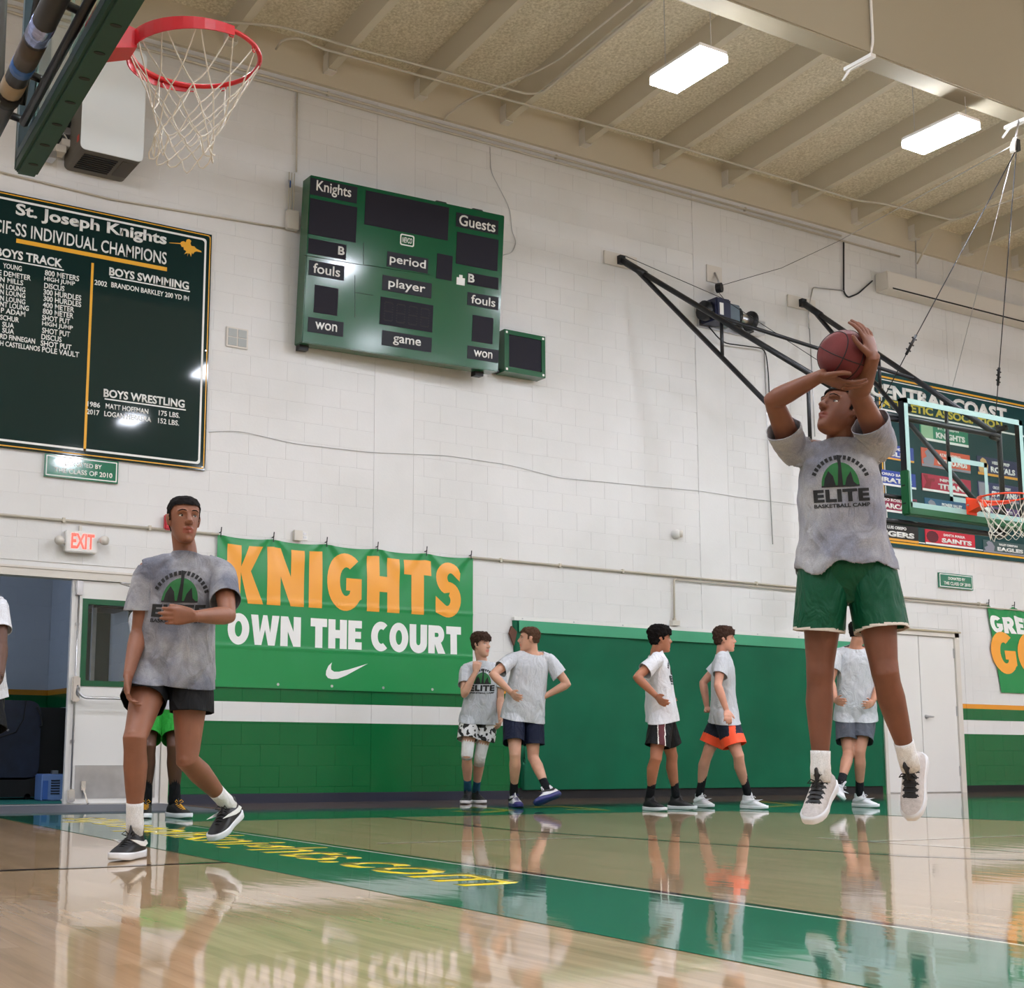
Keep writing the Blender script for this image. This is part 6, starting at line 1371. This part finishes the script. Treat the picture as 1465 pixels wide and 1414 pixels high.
def camp_print(p, down=.0, sc_=1.0):
    """arch of lettering over a green half-dome with dark figures, ELITE / BASKETBALL CAMP beneath"""
    k = sc_
    bm = bmesh.new(); P = [(-.085*k, .012*k)]+[(.085*k*math.cos(math.radians(180-a)), .012*k+.112*k*math.sin(math.radians(a))) for a in range(0, 181, 12)]
    bm.faces.new([bm.verts.new((x, y, 0)) for x, y in P[1:]]); bm.normal_update(); bmesh.ops.triangulate(bm, faces=bm.faces[:]); project(p, bm, 'print_dome', M_PRINTG, .0022, down)
    bm = bmesh.new()
    for Q in ([(-.012, .012), (.012, .012), (.009, .14), (.018, .155), (-.008, .160), (-.004, .10)], [(-.075, .012), (-.02, .012), (-.03, .06), (-.05, .085), (-.068, .05)], [(.02, .012), (.078, .012), (.06, .03), (.05, .08), (.03, .05)], [(-.085, .008), (.085, .008), (.085, .016), (-.085, .016)]):
        bm.faces.new([bm.verts.new((x*k, y*k, 0)) for x, y in Q])
    bm.normal_update(); bmesh.ops.triangulate(bm, faces=bm.faces[:], ngon_method='EAR_CLIP'); o = project(p, bm, 'print_figures', M_PRINTK, .0034, down); o['kind'] = 'stuff'
    t = bmesh.new()
    for i in [q for q in range(15) if q != 7]:
        a0, a1 = math.radians(156-i*9.4), math.radians(156-i*9.4-6.0)
        t.faces.new([t.verts.new((rr2*.94*math.cos(a_), .012*k+rr2*math.sin(a_), 0)) for rr2, a_ in ((.126*k, a0), (.126*k, a1), (.146*k, a1), (.146*k, a0))])
    o = project(p, t, 'print_arch', M_PRINTK, .003, down); o['kind'] = 'stuff'
    t = fit_text('ELITE', -.125*k, -.062*k, .125*k, -.002*k, .05, spacing=1.1); project(p, t, 'print_lettering', M_PRINTK, .003, down)
    t = fit_text('BASKETBALL CAMP', -.125*k, -.088*k, .125*k, -.070*k, .03); project(p, t, 'print_lettering', M_PRINTK, .003, down)
def mark_faces(o, fn, idx):
    W = _wm(o)
    for p in o.data.polygons:
        if fn(W @ p.center): p.material_index = idx
HAIRK = mat('hair_black', srgb(18, 14, 13), .85, spec=.15, var=.4, vscale=90); HAIRB = mat('hair_brown', srgb(58, 40, 30), .8, spec=.2, var=.4, vscale=90); HAIRL = mat('hair_light_brown', srgb(80, 56, 40), .8, spec=.2, var=.4, vscale=90)
SHG = cloth_mat('heather_grey', srgb(196, 200, 206)); SHS = cloth_mat('heather_grey_damp', srgb(172, 172, 176), 1.0, stain_col=(.62, .64, .74)); SHW = cloth_mat('heather_grey_sweaty', srgb(164, 164, 168), 1.0, stain_col=(.42, .44, .52))
SHL = cloth_mat('pale_grey_cotton', srgb(214, 216, 222))
M_SOCKW = cloth_mat('sock_white', srgb(232, 232, 232)); M_SOCKB = cloth_mat('sock_black', srgb(22, 23, 28))
M_SHB = mat('shoe_black', srgb(22, 22, 26), .5); M_SHW = mat('shoe_white', srgb(214, 214, 218), .5); M_SHG = mat('shoe_grey_knit', srgb(198, 192, 190), .7, var=.12, vscale=60, bump=.5, bscale=120)
tan = srgb(150, 98, 72); tan2 = srgb(158, 106, 80)
# -- jumping shooter and his ball
S = SK['shooter']; BC = at_depth(1207.5, 509, 5.60); BR = .106
def toward(p, q): return (q-p).normalized()
wR, wL = S['wrR'], S['wrL']
cR = BC+(V(toward(BC, at_depth(1190, 551, 5.57))))*(BR+.018); cL = BC+(V(toward(BC, at_depth(1236, 498, 5.53))))*(BR+.016)
nR, nL = toward(cR, BC), toward(cL, BC)
vR = RT*.9-UP*.05; vL = UP*1.0-RT*.02
hR = dict(w=cR-(vR-nR*vR.dot(nR)).normalized()*.055, d=vR-nR*vR.dot(nR), n=nR, side=-(vR.cross(nR)), curl=17, spread=16, thumb=50)
hL = dict(w=cL-(vL-nL*vL.dot(nL)).normalized()*.055, d=vL-nL*vL.dot(nL), n=nL, side=(vL.cross(nL)), curl=17, spread=14, thumb=46)
if hR['side'].dot(UP) < 0: hR['side'] = -hR['side']
if hL['side'].dot(-RT) < 0: hL['side'] = -hL['side']
S['wrR'] = hR['w']; S['wrL'] = hL['w']
M_GRN = cloth_mat('shorts_green', srgb(10, 78, 52), rough=.5)
sh = make_person('shooter', 'person in mid-air shooting the red ball, grey camp shirt and dark green shorts', srgb(122, 76, 56), HAIRK, SHS, [M_GRN, mat('trim_white', srgb(216, 206, 196), .6)], vox=.0048, hands=dict(R=hR, L=hL), hair='short', hair_t=.006,
                 sock=M_SOCKW, sock_h=.10, shoe_kw=dict(body=M_SHG, sole=M_SOLE, accent=M_SHB, style='tongue', lace=M_BLACK), short_t=.60, short_r=.98, flatL=False, flatR=False, sleeve=.50, shirt_w=.94, wr_amp=1.7, hem_drop=-.13, arch=.05, gaze=-1)
camp_print(sh, -.02, .92)
mark_faces(sh['shorts'], lambda c: any(abs((c-e).dot(d_)) < .012 and (c-e).length < .26 for e, d_ in sh['ends']), 1)
sp = sh
def side_stripe(c):
    q = c-SK['shooter']['hipL']; return (-.40 < q.z < -.13) and abs(q.dot(sp['pf'])-.045+(-.13-q.z)*.0-max(0, (-.18-q.z))*-.35) < .008 and q.dot(-sp['pr']) > .03
mark_faces(sh['shorts'], side_stripe, 1)
bmb = bmesh.new(); bmesh.ops.create_uvsphere(bmb, u_segments=64, v_segments=40, radius=BR)
M_BALL = mat('ball_leather', srgb(104, 22, 24), .5, var=.18, vscale=10, bump=.6, bscale=900)
Rb = Matrix.Rotation(.35, 3, FWD) @ Matrix.Rotation(.5, 3, RT)
for v in bmb.verts: v.co = BC+Rb @ v.co
ballo = obj('basketball', bmb, [M_BALL], None, True); tag(ballo, 'dark red basketball held overhead in both hands of the jumping player', 'basketball')
def seam(fn, closed=True):
    P = [BC+Rb @ (V(fn(2*math.pi*i/48)).normalized()*(BR+.0002)) for i in range(49)]; tubeo('seam', P, .0024, M_BLACK, ballo, 6, cap=False)
seam(lambda t: (math.cos(t), math.sin(t), 0)); seam(lambda t: (0, math.cos(t), math.sin(t)))
for sg in (-1, 1): seam(lambda t: (sg*(.62+.12*math.cos(2*t)), math.cos(t)*.78, math.sin(t)*.78))
# -- player walking at the left
wf = SK['walker']
wk = make_person('walker', 'person walking at the left, grey camp shirt, black shorts, one hand at chest', srgb(140, 92, 70), HAIRK, SHW, cloth_mat('shorts_black', srgb(16, 17, 20), rough=.7), vox=.0048,
                 hands=dict(L=dict(d=-RT*1+UP*.02-FWD*.35, n=FWD*.9-RT*.2, side=UP, curls=[34, 30, 30, 36], curl=30, spread=4, thumb=18), R=dict(d=-UP*1.0-RT*.05-FWD*.25, n=RT, side=-FWD, curl=34)),
                 hair='short', hair_t=.005, sock=M_SOCKW, sock_h=.125, shoe_kw=dict(body=M_SHB, sole=M_SOLE, accent=M_SHB, swoosh=M_WHITEP, lace=M_BLACK), short_t=.48, short_r=1.0, flatR=True, flatL=False, sleeve=.66, shirt_w=.98, wr_amp=1.35, hem_drop=.0, gaze=1)
camp_print(wk, .01, 1.05)
# -- group by the wall
M_PAT = mat('shorts_pattern', srgb(222, 222, 224), .7)
b1p = make_person('boy1', 'person with black-and-white patterned shorts, facing us with a fist raised to the chin', srgb(206, 160, 136), HAIRB, SHG, [M_PAT, M_BLACK], vox=.007, hair='fringe', hair_t=.012, hands=dict(R=dict(d=UP*.8+RT*.1, n=-RT*.2-FWD*-.3, side=RT, curl=62, thumb=20)),
                  sock=cloth_mat('sock_teal', srgb(28, 78, 104)), sock_h=.13, shoe_kw=dict(body=M_SHB, sole=M_SOLE, accent=M_SHB, swoosh=None), short_t=.60, shirt_w=.97)
camp_print(b1p, .0, .98)
mark_faces(b1p['shorts'], lambda c: noise.noise(V((c.x*13, c.y*13, c.z*16))) > .12 or noise.noise(V((c.x*30, c.y*30, c.z*34+4))) > .32, 1)
for k in 'RL':
    hip, kn, an = [SK['boy1'][j+k] for j in ('hip', 'kn', 'an')]; tl = kn-hip
    tubeo('legging', [hip+tl*.45, hip+tl*.8, kn, kn+(an-kn)*(.04 if k == 'R' else .20)], [.070, .061, .058, .054], M_SOCKW, b1p['root'], 16)
b2p = make_person('boy2', 'person seen from behind, hands on hips, navy shorts and white-blue shoes', srgb(204, 156, 132), HAIRL, SHG, cloth_mat('shorts_navy', srgb(18, 26, 50), rough=.7), vox=.007, hair='crop', hair_t=.008,
                  hands=dict(L=dict(curl=24, n=SK['boy2']['shR']-SK['boy2']['shL'], side=UP), R=dict(curl=24, n=SK['boy2']['shL']-SK['boy2']['shR'], side=UP)), sock=M_SOCKB, sock_h=.24, shoe_kw=dict(body=M_SHW, sole=mat('sole_blue', srgb(44, 48, 110), .4), accent=mat('shoe_violet', srgb(50, 40, 110), .5), swoosh=M_SHB, style='toe'), short_t=.72, flatR=False, shirt_w=1.04)
b3p = make_person('boy3', 'person in side view, black hair, hand on hip, black shorts with dark red stripe', srgb(168, 112, 86), HAIRK, SHL, [cloth_mat('shorts_black2', srgb(14, 15, 18), rough=.6), mat('stripe_maroon', srgb(84, 22, 34), .6), M_WHITEP], vox=.007, hair='fringe', hair_t=.014,
                  hands=dict(R=dict(curl=30, n=FWD, side=UP)), sock=M_SOCKB, sock_h=.15, shoe_kw=dict(body=M_SHB, sole=M_SOLE, accent=M_SHB, swoosh=None), short_t=.74, shirt_w=1.0)
camp_print(b3p, .0, .95)
hipR = SK['boy3']['hipR']
def st3(c): q = c-hipR; t = q.dot(b3p['pf']); return q.dot(b3p['pr']) > .02 and q.z < .3 and abs(t+.01) < .030
mark_faces(b3p['shorts'], st3, 1); mark_faces(b3p['shorts'], lambda c: (c-hipR).dot(b3p['pr']) > .02 and 0.026 < abs((c-hipR).dot(b3p['pf'])+.01) < .034, 2)
b4p = make_person('boy4', 'person in side view walking right, dark shorts with bright orange side and hem panels', srgb(204, 150, 128), HAIRB, SHG, [cloth_mat('shorts_slate', srgb(34, 40, 56), rough=.7), mat('panel_orange', srgb(252, 84, 40), .6)], vox=.007, hair='quiff', hair_t=.014,
                  hands=dict(R=dict(curl=40, side=RT, n=FWD)), sock=M_SOCKB, sock_h=.20, shoe_kw=dict(body=M_SHW, sole=M_SOLE, accent=M_SHW, swoosh=M_SOLE), short_t=.76, shirt_w=.92)
e4 = b4p['ends']
mark_faces(b4p['shorts'], lambda c: any(-.085 < (c-e).dot(d_) < .02 and (c-e).length < .2 and (c-e).dot(b4p['pf']) > -.2 for e, d_ in e4) and noise.noise(V((c.x*2, c.y*2, 3))) > -2, 1)
mark_faces(b4p['shorts'], lambda c: (c-SK['boy4']['hipR']).dot(b4p['pf']) > .045 and (c-SK['boy4']['hipR']).dot(b4p['pf']) < .105, 1)
m5p = make_person('man5', 'person seen from behind between the jumper\'s legs, grey shirt and charcoal shorts', srgb(188, 136, 112), HAIRK, SHG, cloth_mat('shorts_charcoal', srgb(84, 88, 98), rough=.7), vox=.0075, hair='crop', hair_t=.008,
                  hands=dict(L=dict(curl=24, side=UP), R=dict(curl=24, side=UP)), sock=M_SOCKB, sock_h=.24, shoe_kw=dict(body=M_SHW, sole=M_SOLE, accent=M_SHW, swoosh=M_SOLE), short_t=.72, flatL=False)
hdp = make_person('hidden', 'person mostly hidden behind the walking player, bright green shorts and black socks', srgb(84, 56, 44), HAIRK, SHG, cloth_mat('shorts_bright_green', srgb(40, 150, 54), rough=.7), vox=.0075, hair='crop', hair_t=.008,
                  sock=M_SOCKB, sock_h=.26, shoe_kw=dict(body=M_SHB, sole=M_SOLE, accent=M_GOLD, swoosh=None), short_t=.86)
edp = make_person('edge', 'person cut off by the left edge, only a pale grey sleeve and arm in view', srgb(92, 62, 48), HAIRK, SHL, MATS['shorts_black'], vox=.008, hair='crop', hair_t=.008, sock=M_SOCKB, sock_h=.2, shoe_kw=dict(body=M_SHB, sole=M_SOLE, accent=M_SHB, swoosh=None))
